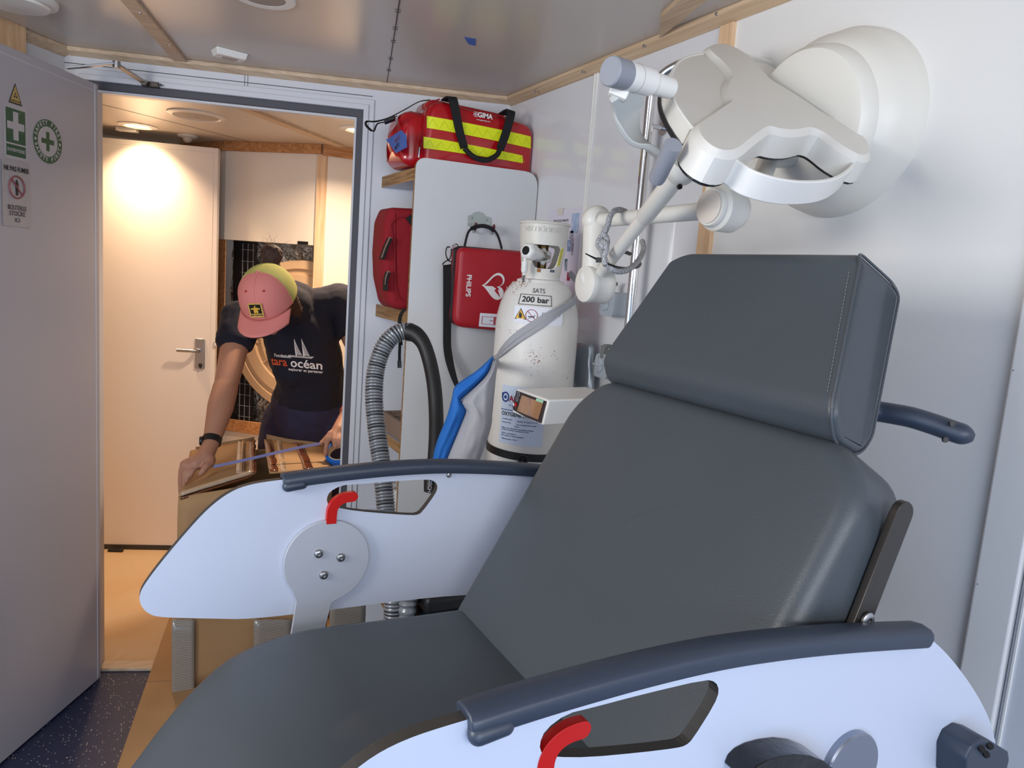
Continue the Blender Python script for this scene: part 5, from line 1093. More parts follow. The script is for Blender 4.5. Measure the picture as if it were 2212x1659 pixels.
for (x, y, w_, h, c) in ((1242, 482, .040, .058, '9db4d6'), (1234, 508, .022, .026, '9a98a6'), (1229, 531, .019, .034, '6c86ad'), (1236, 534, .012, .048, '7a6f86'), (1222, 572, .015, .036, '33606e'), (1228, 597, .017, .026, '9a2438')):
    p = wp(x, y, .0026); b = MB(); b.box(p, (.0006, w_, h)); b.build('printed_picture', mat('print_'+c, c, .5, bump=(200, .2), var=(60, 'd4d6e0', .5, .75)), pm)
p = wp(1210, 457, .0030); b = MB(); b.box(p, (.0006, .035, .020)); b.build('tape_strip', mat('cream_tape', 'd8d0c8', .5), ps)

# ================================================================== white compact monitor on its stand behind the backrest
xd = .80; TL, TR = onx(1116, 841, xd), onx(1185, 866, xd); BL2, BR2 = onx(1106, 889, xd-.006), onx(1172, 917, xd-.006)
mo = thing('analyser_monitor', (xd+.08, (TL.y+TR.y)/2, 0), 'small white device with a reflective dark screen behind the backrest', 'monitor')
dxv = V((.19, .0, .0)); b = MB(); b.hexa([TL+ZU*.002, TR+ZU*.002, BR2-ZU*.002, BL2-ZU*.002], [p+dxv for p in (TL+ZU*.006, TR+ZU*.006, BR2, BL2)]); mb_ = b.build('housing', 'white', mo, bevel=.004)
fx = V((-.0015, 0, -.0)); I_ = lambda u, v: TL.lerp(TR, u).lerp(BL2.lerp(BR2, u), v)+fx
b = MB(); b.prism([I_(.03, .04), I_(.97, .04), I_(.965, .5), I_(.97, .97), I_(.5, .985), I_(.05, .90), I_(.02, .75)], (-.001, 0, 0)); fb = b.build('front_bezel', mat('bezel_dark', '352b2a', .35), mo, bevel=.0005, seg=1)
b = MB(); b.prism([I_(.24, .14)+fx, I_(.90, .14)+fx, I_(.88, .86)+fx, I_(.20, .86)+fx], (-.0006, 0, 0)); b.build('screen', mat('screen_glass', 'b98a63', .08, coat=1.0, metal=.3), fb)
b = MB(); b.prism([I_(.70, .035)+fx*1.6, I_(.91, .035)+fx*1.6, I_(.905, .15)+fx*1.6, I_(.695, .15)+fx*1.6], (-.0005, 0, 0)); b.build('status_label', mat('mint_label', '9fd0b0', .5), fb)
for u, v, c in ((.13, .15, 'grey_steel'), (.115, .38, 'grey_steel'), (.115, .63, 'red_plastic')):
    b = MB(); p = I_(u, v)+fx*1.2; b.tube([p+V((0, math.cos(t)*.005, math.sin(t)*.005)) for t in [2*math.pi*i/16 for i in range(17)]], .0006, 5) if c == 'grey_steel' else b.lathe([(.0055, 0), (.0055, .0008), (.0001, .0008)], p, (-1, 0, 0), 18); b.build('button', c, fb)
b = MB(); b.lathe([(.0035, 0), (.0035, .0008), (.0001, .0008)], I_(.05, .66)+fx*1.2, (-1, 0, 0), 14); b.build('indicator_light', 'white', fb)
zc_ = min(BL2.z, BR2.z)-.002; yc_ = (TL.y+TR.y)/2
b = MB(); b.tube([V((xd+.165, yc_, .06)), V((xd+.165, yc_, zc_)), ], .014, 16); b.box(V((xd+.165, yc_, zc_-.006)), (.05, .10, .01)); b.build('stand_pole', 'steel', mo, smooth=True)
b = MB()
for k in range(4): a = math.pi/4+math.pi/2*k; b.tube([V((xd+.165, yc_, .05)), V((xd+.165+.16*math.cos(a), yc_+.16*math.sin(a), .035))], .012, 10); b.lathe([(.018, -.008), (.02, 0), (.018, .008)], V((xd+.165+.16*math.cos(a), yc_+.16*math.sin(a), .02)), (0, 1, 0), 16)
b.build('stand_foot', 'black', mo, smooth=True)
# ================================================================== vacuum hose hanging from a strap
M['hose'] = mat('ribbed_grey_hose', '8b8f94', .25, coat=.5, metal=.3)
vc = thing('vacuum_hose', (.66, 1.95, 0), 'grey ribbed vacuum hose arching over and joined to a black pipe', 'hose')
hz = [(850, 1318, 1.82), (843, 1210, 1.86), (834, 1105, 1.90), (825, 1010, 1.93), (814, 930, 1.96), (808, 860, 1.98), (812, 800, 2.0), (828, 752, 2.01), (850, 725, 2.02), (873, 715, 2.03), (888, 719, 2.03)]
P0_ = [ond(*q) for q in hz]; P0_ = [V((P0_[0].x, P0_[0].y+.0, .06)), P0_[0].lerp(V((P0_[0].x, P0_[0].y, .06)), .5)]+P0_
Ps = spline(P0_, 30); cum = [0]
for a, c in zip(Ps, Ps[1:]): cum.append(cum[-1]+(c-a).length)
tot = cum[-1]; stp = .0020; R_ = []; Q_ = []; j = 0; k = 0
while k*stp < tot:
    s_ = k*stp
    while cum[j+1] < s_: j += 1
    Q_.append(Ps[j].lerp(Ps[j+1], (s_-cum[j])/(cum[j+1]-cum[j]))); R_.append(.0232+.0019*math.cos(2*math.pi*s_/.0085)); k += 1
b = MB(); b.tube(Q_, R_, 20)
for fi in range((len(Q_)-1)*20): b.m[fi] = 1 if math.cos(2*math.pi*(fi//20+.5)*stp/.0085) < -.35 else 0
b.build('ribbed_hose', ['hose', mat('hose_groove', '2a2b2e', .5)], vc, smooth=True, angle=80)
bpz = [(884, 717, 2.03), (900, 724, 2.02), (916, 745, 2.01), (929, 785, 2.0), (938, 835, 1.98), (942, 890, 1.96), (942, 950, 1.93), (938, 1010, 1.90), (932, 1045, 1.88)]
P = spline([ond(*q) for q in bpz], 8); n = len(P); b = MB(); b.tube(P, [.0255-.006*min(1, i/(n*.25)) for i in range(n)], 24); b.build('black_pipe', mat('black_rubber', '151517', .5), vc, smooth=True)
b = MB(); p0_, p1_ = ond(938, 1000, 1.89), ond(930, 1062, 1.86); b.tube([p0_, p0_.lerp(p1_, .5), p1_], [.020, .022, .017], 20); gp = b.build('nozzle', 'black', vc, smooth=True, bevel=0)
nx = ond(929, 1046, 1.84); dnv = (p1_-p0_).normalized(); text('BOSCH', .013, plane_fn(nx, dnv, dnv.cross(-FW)*-1, -FW), 'grey_steel', gp, depth=.0004)
t = thing('hanging_strap', ond(868, 690, 2.05), 'thin black strap tied to the middle shelf board holding up the hose', 'strap')
b = MB(); b.ribbon(spline([ond(874, 668, 2.10), ond(866, 680, 2.06), ond(863, 698, 2.03), ond(864, 722, 2.01), ond(866, 745, 2.07)], 5), .010, RT, .002); b.ribbon([ond(864, 740, 2.07), ond(863, 765, 2.07), ond(863, 780, 2.07)], .008, RT, .002); b.build('strap', 'webbing', t)
b = MB(); b.box(ond(863, 787, 2.07), (.011, .006, .020), (RT, FW, UP)); b.build('strap_end', 'black', t)
# second hose and canister behind the chair, mostly hidden
b = MB(); P0_ = [ond(880, 1318, 1.80), ond(884, 1290, 1.83), ond(905, 1240, 1.90)]; P0_ = [V((P0_[0].x, P0_[0].y, .3))]+P0_; Ps = spline(P0_, 60); b.tube(Ps, [.021+.0022*math.cos(2*math.pi*i/6) for i in range(len(Ps))], 16); tag(b.build('ribbed_tube', 'hose', smooth=True), 'second ribbed grey hose low down behind the seat cushion', 'hose')
vcl = thing('vacuum_cleaner', (.74, 1.66, 0), 'dark vacuum cleaner body on the floor behind the chair seat', 'vacuum cleaner')
b = MB(); b.box((.74, 1.66, .40), (.24, .22, .56)); b.build('tank', mat('vac_blue', '15202e', .4), vcl, bevel=.03)
b = MB(); b.box((.74, 1.66, .705), (.21, .19, .05)); b.build('lid', 'black', vcl, bevel=.015)
for x_, y_ in ((.66, 1.58), (.82, 1.58), (.66, 1.74), (.82, 1.74)): b = MB(); b.lathe([(.04, -.012), (.05, -.008), (.05, .008), (.04, .012)], (x_, y_, .05), (1, 0, 0), 20); b.build('wheel', 'black', vcl, smooth=True); b = MB(); b.box((x_, y_, .10), (.02, .03, .06)); b.build('wheel_fork', 'black', vcl)
# ================================================================== blue and grey drawstring sack
M['sack_blue'] = mat('blue_cloth', '1766b8', .75, bump=(300, .25, 2)); M['sack_grey'] = mat('grey_cloth', 'a5a5aa', .8, bump=(300, .25, 2))
dr = thing('drawstring_sack', ond(1000, 1010, 1.80), 'blue and grey cloth sack with long grey straps slung over the cylinder', 'bag')
def loft(name, L_, R_pts, dep, bulge, m, par, n=16, seed=0, back=True, fold=.003):
    Ls = spline([ond(x, y, dep+(dz if False else 0)) for x, y in L_], 5); Rs = spline([ond(x, y, dep) for x, y in R_pts], 5)
    k = min(len(Ls), len(Rs)); f_ = lambda S, i: S[min(int(i/(k-1)*(len(S)-1)+.5), len(S)-1)]; b = MB(); vs = []; 
    for sgn_ in ((1, -1) if back else (1,)):
        for i in range(k):
            for j in range(n+1):
                t = j/n; p = f_(Ls, i).lerp(f_(Rs, i), t); e = math.sin(math.pi*t); h = bulge*e**.6*math.sin(math.pi*min(1, .08+.92*(i/(k-1))))**.4
                fo = fold*noise.noise(V((t*3.5+seed, i*.12, seed)))*e*3+fold*.8*noise.noise(V((t*9+seed, i*.30, seed+3)))*e
                vs.append(p-FW*(sgn_*h+fo))
    q = n+1; f = []
    for s_ in range(2 if back else 1):
        o_ = s_*k*q
        for i in range(k-1):
            for j in range(n): f.append((o_+i*q+j, o_+i*q+j+1, o_+(i+1)*q+j+1, o_+(i+1)*q+j))
    if back:
        o_ = k*q
        for i in range(k-1): f += [(i*q, (i+1)*q, o_+(i+1)*q, o_+i*q), (i*q+n, o_+i*q+n, o_+(i+1)*q+n, (i+1)*q+n)]
        for j in range(n): f += [(j, o_+j, o_+j+1, j+1), ((k-1)*q+j, (k-1)*q+j+1, o_+(k-1)*q+j+1, o_+(k-1)*q+j)]
    b.add(vs, f); return b.build(name, m, par, smooth='all')
DS = 1.78
loft('blue_side', [(1065, 768), (1030, 800), (985, 832), (976, 860), (965, 900), (945, 950), (936, 985), (930, 1040)], [(1066, 776), (1050, 812), (1000, 860), (998, 868), (1008, 884), (1000, 910), (980, 960), (950, 1040)], DS, .030, 'sack_blue', dr, seed=2)
loft('grey_side', [(1068, 778), (1052, 810), (1000, 862), (1000, 876), (1006, 888), (996, 915), (975, 965), (945, 1040)], [(1078, 778), (1072, 810), (1068, 850), (1064, 890), (1060, 925), (1040, 985), (1030, 1005), (1010, 1040)], DS-.005, .045, 'sack_grey', dr, seed=8, fold=.005)
s0 = []
for x, y, o_ in [(1067, 782, .004), (1090, 750, .003), (1120, 722, .0), (1160, 696, 0), (1200, 672, 0), (1240, 651, 0)]:
    a_, z_ = cyh(x, y, CR+.004); s0.append(V((cyc.x+(CR+.004+o_)*math.cos(a_), cyc.y+(CR+.004+o_)*math.sin(a_), z_)))
tie = ond(1070, 790, DS-.02)
for dz, w_ in ((0, .018), (-.016, .016)):
    pts = [tie+ZU*dz*.3]+[p+ZU*dz*(.2+.8*math.sin(math.pi*i/5)) for i, p in enumerate(s0)]
    P = spline(pts, 6); b = MB(); b.ribbon(P, w_, ZU+RT*.3, .004); b.build('strap', 'sack_grey', dr, bevel=.001, seg=1)
pts = [s0[-1], ]+[V((cyc.x+(CR+.004)*math.cos(a), cyc.y+(CR+.004)*math.sin(a), z)) for a, z in ((-.2, s0[-1].z+.04), (.3, s0[-1].z+.075))]
b = MB(); b.ribbon(spline(pts, 5), .018, ZU, .004); b.build('strap', 'sack_grey', dr)
# ================================================================== cardboard box in the doorway
M['card'] = mat('cardboard', 'b08a5f', .75, bump=(30, .3, 4), var=(5, 'a47e55', .4, .7)); M['card_dark'] = mat('cardboard_dark', '8e7050', .8, bump=(30, .3, 4))  # plain cardboard, and a darker brown for torn edges and the crease
M['brown_tape'] = mat('brown_tape', '6e3c1e', .18, coat=.6, bump=(40, .8, 3)); M['clear_tape'] = mat('clear_tape', 'bba083', .15, coat=.8, bump=(60, 1.0, 3))
bx = thing('cardboard_box', (.42, 2.8, 0), 'large opened cardboard box with torn taped lid standing in the doorway', 'box')
FL, FR, BR, BL_ = V((.145, 2.60, .020)), V((.655, 2.585, .020)), V((.695, 2.90, .020)), V((.215, 3.03, .020))
tFL, tFs, tBs, tBL = V((.150, 2.60, .708)), V((.395, 2.63, .762)), V((.445, 3.0, .792)), V((.215, 3.04, .750))
t2s, t2R, t2B, t2b = V((.440, 2.62, .765)), V((.655, 2.59, .768)), V((.69, 2.89, .786)), V((.480, 2.98, .798))
def wob(p, s_=.004): return p+V((noise.noise(p*9), noise.noise(p*9+V((5, 0, 0))), noise.noise(p*9+V((0, 7, 0)))))*s_
def sheet(name, a, c, d, e, th, m, par, n=10, amp=.004):
    b = MB(); vs = [wob(a.lerp(c, i/n).lerp(e.lerp(d, i/n), j/n), amp) for i in range(n+1) for j in range(n+1)]
    b.add(vs, [(i*(n+1)+j, (i+1)*(n+1)+j, (i+1)*(n+1)+j+1, i*(n+1)+j+1) for i in range(n) for j in range(n)])
    o = b.build(name, m, par, smooth='all'); s_ = o.modifiers.new('t', 'SOLIDIFY'); s_.thickness = th; s_.offset = 0; return o
sheet('front_wall', FL+ZU*.003, FR+ZU*.003, t2R-ZU*.004, tFL-ZU*.004, .005, 'card', bx, 14, .006)
sheet('side_wall', FL+ZU*.003, BL_+ZU*.003, tBL-ZU*.004, tFL-ZU*.004, .005, 'card', bx, 10, .004); sheet('side_wall', FR+ZU*.003, BR+ZU*.003, t2B-ZU*.004, t2R-ZU*.004, .005, 'card', bx, 10, .004)
sheet('back_wall', BL_+ZU*.003, BR+ZU*.003, t2B-ZU*.004, tBL-ZU*.004, .005, 'card', bx, 10, .004)
b = MB(); b.prism([FL, FR, BR, BL_], (0, 0, .006)); b.build('bottom', 'card', bx)
lid = sheet('lid_flap', tFL, tFs, tBs, tBL, .006, 'card', bx, 12, .004); lid2 = sheet('lid_flap', t2s, t2R, t2B, t2b, .006, 'card', bx, 12, .004)
up = ZU*.0045
def strip(name, a, c, w_, m, par, jag=0, n=16, sd=None):
    t = (c-a).normalized(); s_ = sd or t.cross(ZU).normalized(); b = MB(); vs = []
    for i in range(n+1):
        p = a.lerp(c, i/n); j1 = jag*noise.noise(p*60); j2 = jag*noise.noise(p*60+V((9, 9, 9))); vs += [p-s_*(w_/2+j1)+up, p+s_*(w_/2+j2)+up]
    b.add([wob(v, .002) for v in vs], [(2*i, 2*i+2, 2*i+3, 2*i+1) for i in range(n)]); o = b.build(name, m, par, smooth='all'); q = o.modifiers.new('t', 'SOLIDIFY'); q.thickness = .0008; return o
strip('brown_tape', tFs-V((.008, 0, 0)), tBs-V((.008, 0, 0)), .024, 'brown_tape', lid, .006); strip('brown_tape', t2s+V((.016, 0, 0)), t2b+V((.016, 0, 0)), .028, 'brown_tape', lid2, .008)
strip('clear_tape', tFs-V((.050, 0, 0)), tBs-V((.050, 0, 0)), .026, 'clear_tape', lid, .002); strip('clear_tape', t2s+V((.050, .0, 0)), t2b+V((.055, 0, 0)), .018, 'clear_tape', lid2, .003)
strip('brown_tape', V((.575, 2.60, .7705)), V((.60, 2.93, .793)), .032, 'brown_tape', lid2, .003)
strip('clear_tape', tFL+V((.004, -.006, .004)), tFs+V((-.01, -.006, .004)), .016, 'clear_tape', lid, .001, sd=V((0, .5, .85))); strip('brown_tape', tFL+V((.004, -.007, -.012)), tFs+V((-.01, -.007, -.012)), .008, 'brown_tape', lid, .003, sd=V((0, .1, 1)))
sheet('torn_edge', tBL+V((.02, 0, .002)), tBs, tBs+V((0, .01, .012)), tBL+V((.02, .01, .012)), .004, 'card_dark', bx, 8, .006)
sheet('torn_edge', t2b+V((.01, 0, .0)), t2B, t2B+V((0, .0, .012)), t2b+V((.01, .01, .018)), .004, 'card_dark', bx, 8, .006)
fm = mat('ribbed_film', '8d8984', .22, coat=.6); nt = fm.node_tree; bs = nt.nodes['Principled BSDF']; tc = nt.nodes.new('ShaderNodeTexCoord'); wv = nt.nodes.new('ShaderNodeTexWave'); wv.bands_direction = 'Z'; wv.inputs['Scale'].default_value = 52; wv.inputs['Distortion'].default_value = 2.2; wv.inputs['Detail'].default_value = 2
mx = nt.nodes.new('ShaderNodeMix'); mx.data_type = 'RGBA'; mx.inputs[6].default_value = lin('857865'); mx.inputs[7].default_value = lin('b9b8b6'); pw = nt.nodes.new('ShaderNodeMath'); pw.operation = 'POWER'; pw.inputs[1].default_value = 3
nt.links.new(tc.outputs['Object'], wv.inputs['Vector']); nt.links.new(wv.outputs['Fac'], pw.inputs[0]); nt.links.new(pw.outputs[0], mx.inputs[0]); nt.links.new(mx.outputs[2], bs.inputs['Base Color']); M['film'] = fm
# clear parcel tape bands down the lower front
def fp(x, y): return onp(x, y, FL-V((0, .016, 0)), V((.03, 1, 0)))
for (x0, x1, y0, y1) in ((371, 420, 1338, 1480), (548, 632, 1338, 1420), (712, 790, 1300, 1400)):
    q = [fp(x0, y0), fp(x1, y0), fp(x1, y1+40), fp(x0, y1+40)]; o = sheet('clear_band', q[0], q[1], q[2], q[3], .001, 'film', bx, 6, .0005)
dk_ = MB(); 
b = MB(); e0_, e1_, e2_ = onz(368, 1330, .014), onz(317, 1476, .014), onz(246, 1680, .014)
b.prism([e0_, e1_, e2_, e2_+V((.62, .05, 0)), V((.70, 2.62, .014)), V((.72, 3.05, .014))], (0, 0, .005)); lc_ = b.build('floor_cardboard', 'card'); tag(lc_, 'flat piece of brown cardboard lying on the floor under the big box, across the threshold', 'cardboard sheet')
b = MB(); b.tube([e1_+V((.0, .0, .0055)), e1_+V((.12, -.03, .0055)), e1_+V((.4, -.05, .0055))], .0012, 5); b.build('crease', 'card_dark', lc_)
# ================================================================== the person
SK = mat('skin', 'a87860', .55, bump=(80, .2, 3)); SK.node_tree.nodes['Principled BSDF'].inputs['Subsurface Weight'].default_value = .08
SK.node_tree.nodes['Principled BSDF'].inputs['Subsurface Radius'].default_value = (.01, .004, .002)
SHIRT = mat('navy_tshirt', '0e0e20', .9, bump=(500, .06, 2)); SHORT = mat('navy_shorts', '23203c', .85, bump=(18, .9, 3)); HAIR = mat('brown_hair', '3a2218', .7, bump=(160, 1.0, 2))
pe = thing('person', V((.72, 3.25, 0)), 'person in navy t-shirt and pink cap bending over the box in the doorway', 'person')
HIP = ond(668, 885, 3.20); WST = ond(672, 820, 3.14); CH = ond(650, 720, 3.02); SL = ond(520, 690, 2.93); SR = ond(735, 655, 3.02); NK = ond(630, 660, 2.86)
HC = ond(580, 642, 2.64)
EL = ond(487, 838, 2.78); WL = ond(456, 958, 2.64); ER = ond(800, 810, 3.02); WR = ond(748, 898, 2.90)
lat = RT
def hipj(s_): return HIP+lat*(.095*s_)-ZU*.06
KNl = [V((hipj(s_).x+.03*s_, hipj(s_).y-.02, .48)) for s_ in (-1, 1)]; AN = [V((k.x+.0, k.y+.04, .09)) for k in KNl]
bd = MB()
bd.cone(HIP, .125, WST, .115); bd.cone(WST, .115, CH, .13); bd.cone(CH, .13, SL.lerp(SR, .5), .11); bd.cone(SL, .062, SR, .066)
bd.cone(SL.lerp(SR, .5), .06, HC, .052)
bd.cone(SL, .058, EL, .043); bd.cone(EL, .046, EL.lerp(WL, .35), .047); bd.cone(EL.lerp(WL, .35), .047, WL, .029)
bd.cone(SR, .060, ER, .045); bd.cone(ER, .044, ER.lerp(WR, .4), .045); bd.cone(ER.lerp(WR, .4), .045, WR, .028)
for i, s_ in enumerate((-1, 1)):
    bd.cone(hipj(s_), .095, KNl[i], .058); bd.cone(KNl[i], .056, KNl[i].lerp(AN[i], .3), .060); bd.cone(KNl[i].lerp(AN[i], .3), .060, AN[i], .036)
    f0 = AN[i]-ZU*.045; bd.cone(f0+FW*.03-ZU*.0, .040, f0-V((FW.x, FW.y, 0))*.16, .028)
# head frame: looking down, crown towards the viewer
T_ = -FW; HU = (T_*.75+UP*.62+RT*-.08).normalized(); HF = (T_*.62-UP*.75-RT*.05); HF = (HF-HU*HF.dot(HU)).normalized(); HS = HU.cross(HF)
ax = (HS, HF, HU)
bd.ell(HC, (.073, .092, .108), ax, 20); bd.ell(HC+HF*.028-HU*.055, (.055, .060, .055), ax, 16)
bd.ell(HC+HF*.092-HU*.030, (.011, .018, .020), ax, 10); bd.ell(HC+HF*.080-HU*.066, (.024, .012, .010), ax, 10); bd.ell(HC+HF*.070-HU*.098, (.020, .018, .016), ax, 10)
for s_ in (-1, 1): bd.ell(HC+HS*(.075*s_)-HU*.018-HF*.005, (.008, .018, .030), ax, 10); bd.ell(HC+HS*(.030*s_)+HF*.078-HU*.004, (.020, .012, .010), ax, 10)
# left hand flat on the lid, fingers over the edge
def hp4(x, y, d): return ond(370+x/5.53, 900+y/5.53, d)
bd.cone(WL, .028, hp4(400, 480, 2.60), .030); bd.cone(hp4(400, 480, 2.60), .030, hp4(300, 560, 2.575), .024); bd.cone(hp4(440, 520, 2.60), .026, hp4(230, 590, 2.565), .020); bd.cone(hp4(380, 500, 2.60), .026, hp4(170, 575, 2.565), .019)
for pts in ([(160, 565, 2.565), (118, 640, 2.555), (105, 760, 2.55), (108, 910, 2.55)], [(200, 585, 2.56), (160, 660, 2.545), (150, 750, 2.54), (148, 840, 2.54)], [(245, 600, 2.56), (205, 665, 2.545), (192, 720, 2.54), (186, 770, 2.54)], [(290, 605, 2.565), (255, 650, 2.55), (236, 690, 2.545), (226, 715, 2.545)]):
    Q = [hp4(*q) for q in pts]
    for k, (a, c) in enumerate(zip(Q, Q[1:])): bd.cone(a, .0105-.0012*k, c, .0098-.0012*k, 10)
Q = [hp4(470, 560, 2.585), hp4(420, 590, 2.565), hp4(385, 640, 2.555), hp4(350, 680, 2.55)]
for k, (a, c) in enumerate(zip(Q, Q[1:])): bd.cone(a, .0145-.0015*k, c, .0130-.0012*k, 10)
# right hand pinching the tape end, fingers around the roll
RH = hp4(2010, 170, 2.80); bd.cone(WR, .027, RH, .030); bd.cone(RH, .030, hp4(1960, 220, 2.78), .024); bd.cone(RH, .028, hp4(2050, 230, 2.79), .022)
for pts in ([(1900, 200, 2.77), (1870, 270, 2.755), (1850, 370, 2.745), (1842, 450, 2.745)], [(1950, 215, 2.765), (1945, 280, 2.745), (1955, 330, 2.74), (1962, 360, 2.74)], [(2010, 225, 2.77), (2012, 280, 2.75), (2018, 320, 2.745), (2020, 340, 2.745)], [(2060, 225, 2.78), (2070, 280, 2.765), (2075, 320, 2.76), (2075, 335, 2.76)], [(1930, 180, 2.79), (1860, 250, 2.77), (1820, 290, 2.765), (1790, 315, 2.76)]):
    Q = [hp4(*q) for q in pts]
    for k, (a, c) in enumerate(zip(Q, Q[1:])): bd.cone(a, .0120-.0012*k, c, .0110-.0012*k, 10)
body = bd.build('body', SK, pe, remesh=.0042, msmooth=3)
# t-shirt
ts = MB(); ts.cone(HIP+ZU*.02, .155, WST, .140); ts.cone(WST, .142, CH, .150); ts.cone(CH, .152, SL.lerp(SR, .5)+T_*.0, .125); ts.cone(SL+(EL-SL)*.05, .074, SR, .082)
ts.cone(SL.lerp(SR, .5), .10, NK, .075, round_=True)
ua = (EL-SL); ts.cone(SL, .076, SL+ua*.28, .072); ts.cone(SL+ua*.2, .074, SL+ua*.40, .070, 24, False); ub = ER-SR; ts.cone(SR, .082, SR+ub*.25, .075); ts.cone(SR+ub*.2, .076, SR+ub*.42, .073, 24, False)
ts.ell(ond(625, 790, 2.99), (.07, .05, .09), (RT, FW, UP), 14)
shirt = ts.build('t_shirt', SHIRT, pe, remesh=.006, msmooth=6)
dm = bpy.data.textures.new('folds', 'CLOUDS'); dm.noise_scale = .09; q = shirt.modifiers.new('d', 'DISPLACE'); q.texture = dm; q.strength = .018; q.mid_level = .5
st_ = MB(); st_.cone(HIP+ZU*.015, .160, HIP-ZU*.08, .150)
for i, s_ in enumerate((-1, 1)): st_.cone(hipj(s_), .112, KNl[i]+ZU*.06, .095, 24, True); st_.cone(KNl[i]+ZU*.12, .098, KNl[i]+ZU*.02, .096, 24, False)
so_ = st_.build('shorts', SHORT, pe, remesh=.006, msmooth=5); q = so_.modifiers.new('d', 'DISPLACE'); q.texture = dm; q.strength = .02; q.mid_level = .5
for i in (0, 1):
    f0 = AN[i]-ZU*.05; fwv = V((-FW.x, -FW.y, 0)).normalized(); b = MB(); b.cone(f0-fwv*.04, .045, f0+fwv*.16, .040); b.box(f0+fwv*.06-ZU*.028, (.085, .26, .022), (fwv.cross(ZU), fwv, ZU)); b.build('shoe', mat('dark_shoe%d' % i, '2a2a30', .7), pe, remesh=.006, msmooth=3)
# shirt print: three masts and lettering, wrapped on the cloth
pf = plane_fn(ond(652, 786, 2.88), (RT*1-UP*.10).normalized(), UP, T_)
def wrap(o, off=.0022):
    m_ = o.modifiers.new('w', 'SHRINKWRAP'); m_.target = shirt; m_.wrap_method = 'PROJECT'; m_.use_negative_direction = True; m_.use_positive_direction = True; m_.project_limit = .5; m_.offset = off
    m_.wrap_method = 'NEAREST_SURFACEPOINT'; m_.wrap_mode = 'ABOVE_SURFACE'
M['print_orange'] = mat('print_orange', 'd1532f', .6)
ray_dir = FW
def shirtpt(o):
    """push the print along the view-independent chest normal onto the cloth"""
    dg = bpy.context.evaluated_depsgraph_get(); se = shirt.evaluated_get(dg); 
    for v in o.data.vertices:
        ok, loc, nr, _ = se.ray_cast(v.co-FW*.3, FW, distance=1.5)
        if ok: v.co = loc+nr*.0018
def sub_cut(me, L=.006):
    bm = bmesh.new(); bm.from_mesh(me); bmesh.ops.subdivide_edges(bm, edges=[e for e in bm.edges if e.calc_length() > L], cuts=1, use_grid_fill=False); bm.to_mesh(me); bm.free()
prints = []
for s_, sz, u, v, m_ in (('océan', .047, .0, .0, 'print_white'), ('tara', .047, -.108, .0, 'print_orange'), ('Fondation', .0175, -.088, .024, 'print_white'), ('explorer et partager', .0150, -.006, -.025, 'print_white')):
    o = text(s_, sz, lambda a, c, w=0, u=u, v=v: pf(a+u, c+v, 0), m_, shirt, bold=.0008 if sz > .04 else .0003, depth=0); prints.append(o)
pf_ = pf; pf = lambda u, v, w=0: pf_(u-.036, v+.004, w)
b = MB(); b.prism([pf(u, v) for u, v in [(-.030, .019), (.058, .021), (.066, .030), (.045, .027), (-.026, .027)]], T_*.0002)
for x0, h in ((.003, .062), (.030, .066)):
    b.prism([pf(x0-.002, .027), pf(x0+.003, .027), pf(x0-.004, .027+h), pf(x0-.006, .027+h)], T_*.0002); b.prism([pf(x0+.003, .030), pf(x0+.022, .030), pf(x0+.021, .032), pf(x0-.003, .027+h*.9), pf(x0-.0035, .027+h*.84)], T_*.0002, mi=0)
o = b.build('ship_print', 'print_white', shirt); prints.append(o)
for o in prints: sub_cut(o.data); shirtpt(o)
# cap
CAPP = mat('pink_cap', 'd9837c', .8, bump=(400, .3, 2)); CAPY = mat('yellow_mesh', 'b8b765', .85, bump=(620, 1.0, 1))
cp_ = thing('cap_tmp', (0, 0, 0), None, None); bpy.data.objects.remove(cp_)
CC = HC+HU*.012-HF*.004; b = MB(); n = 96; rows = 28; vs = []; f = []; mi = []
def cpt(a, e, k=1.0):      # a around (0 = front), e elevation 0..90
    r = math.cos(e)**.85; return CC+HS*(math.sin(a)*.100*k*r)+HF*(math.cos(a)*.118*k*r)+HU*(math.sin(e)*.118*k-.016)
for i in range(rows):
    for k in range(n): vs.append(cpt(2*math.pi*k/n, math.pi/2*i/rows))
vs.append(cpt(0, math.pi/2)); 
for i in range(rows):
    for k in range(n):
        k2 = (k+1) % n; a = (2*math.pi*(k+.5)/n+math.pi) % (2*math.pi)-math.pi; m_ = 0 if abs(a) < 1.28+.25*(i/rows)-.0 else 1
        if i < rows-1: f.append((i*n+k, i*n+k2, (i+1)*n+k2, (i+1)*n+k))
        else: f.append((i*n+k, i*n+k2, rows*n))
        mi.append(m_)
o_ = len(b.v); b.v += vs; b.f += [list(x) for x in f]; b.m += mi
crown = b.build('cap', [CAPP, CAPY], pe, smooth='all'); q = crown.modifiers.new('t', 'SOLIDIFY'); q.thickness = .003; crown['label'] = 'pink and yellow-green trucker cap'
b = MB(); vs = []; N = 24; K = 6
for i in range(N+1):
    a = -1.12+2.24*i/N
    for j in range(K+1):
        t = j/K; base = cpt(a, .02); L = .078*math.cos(a*.80)**.6
        vs.append(base+HF*(L*t)-HU*(.006*t+.022*(abs(a)/1.12)**2*(.4+.6*t)))
b.add(vs, [(i*(K+1)+j, (i+1)*(K+1)+j, (i+1)*(K+1)+j+1, i*(K+1)+j+1) for i in range(N) for j in range(K)]); o = b.build('cap_brim', CAPP, crown, smooth='all'); q = o.modifiers.new('t', 'SOLIDIFY'); q.thickness = .004
b = MB()
for t in (.25, .42, .58, .74, .9):
    b.tube([vs[i*(K+1)].lerp(vs[i*(K+1)+K], t)+HU*.0022 for i in range(2, N-1)], .0006, 4)
b.build('brim_stitching', mat('brim_thread', 'b56a62', .8), o)
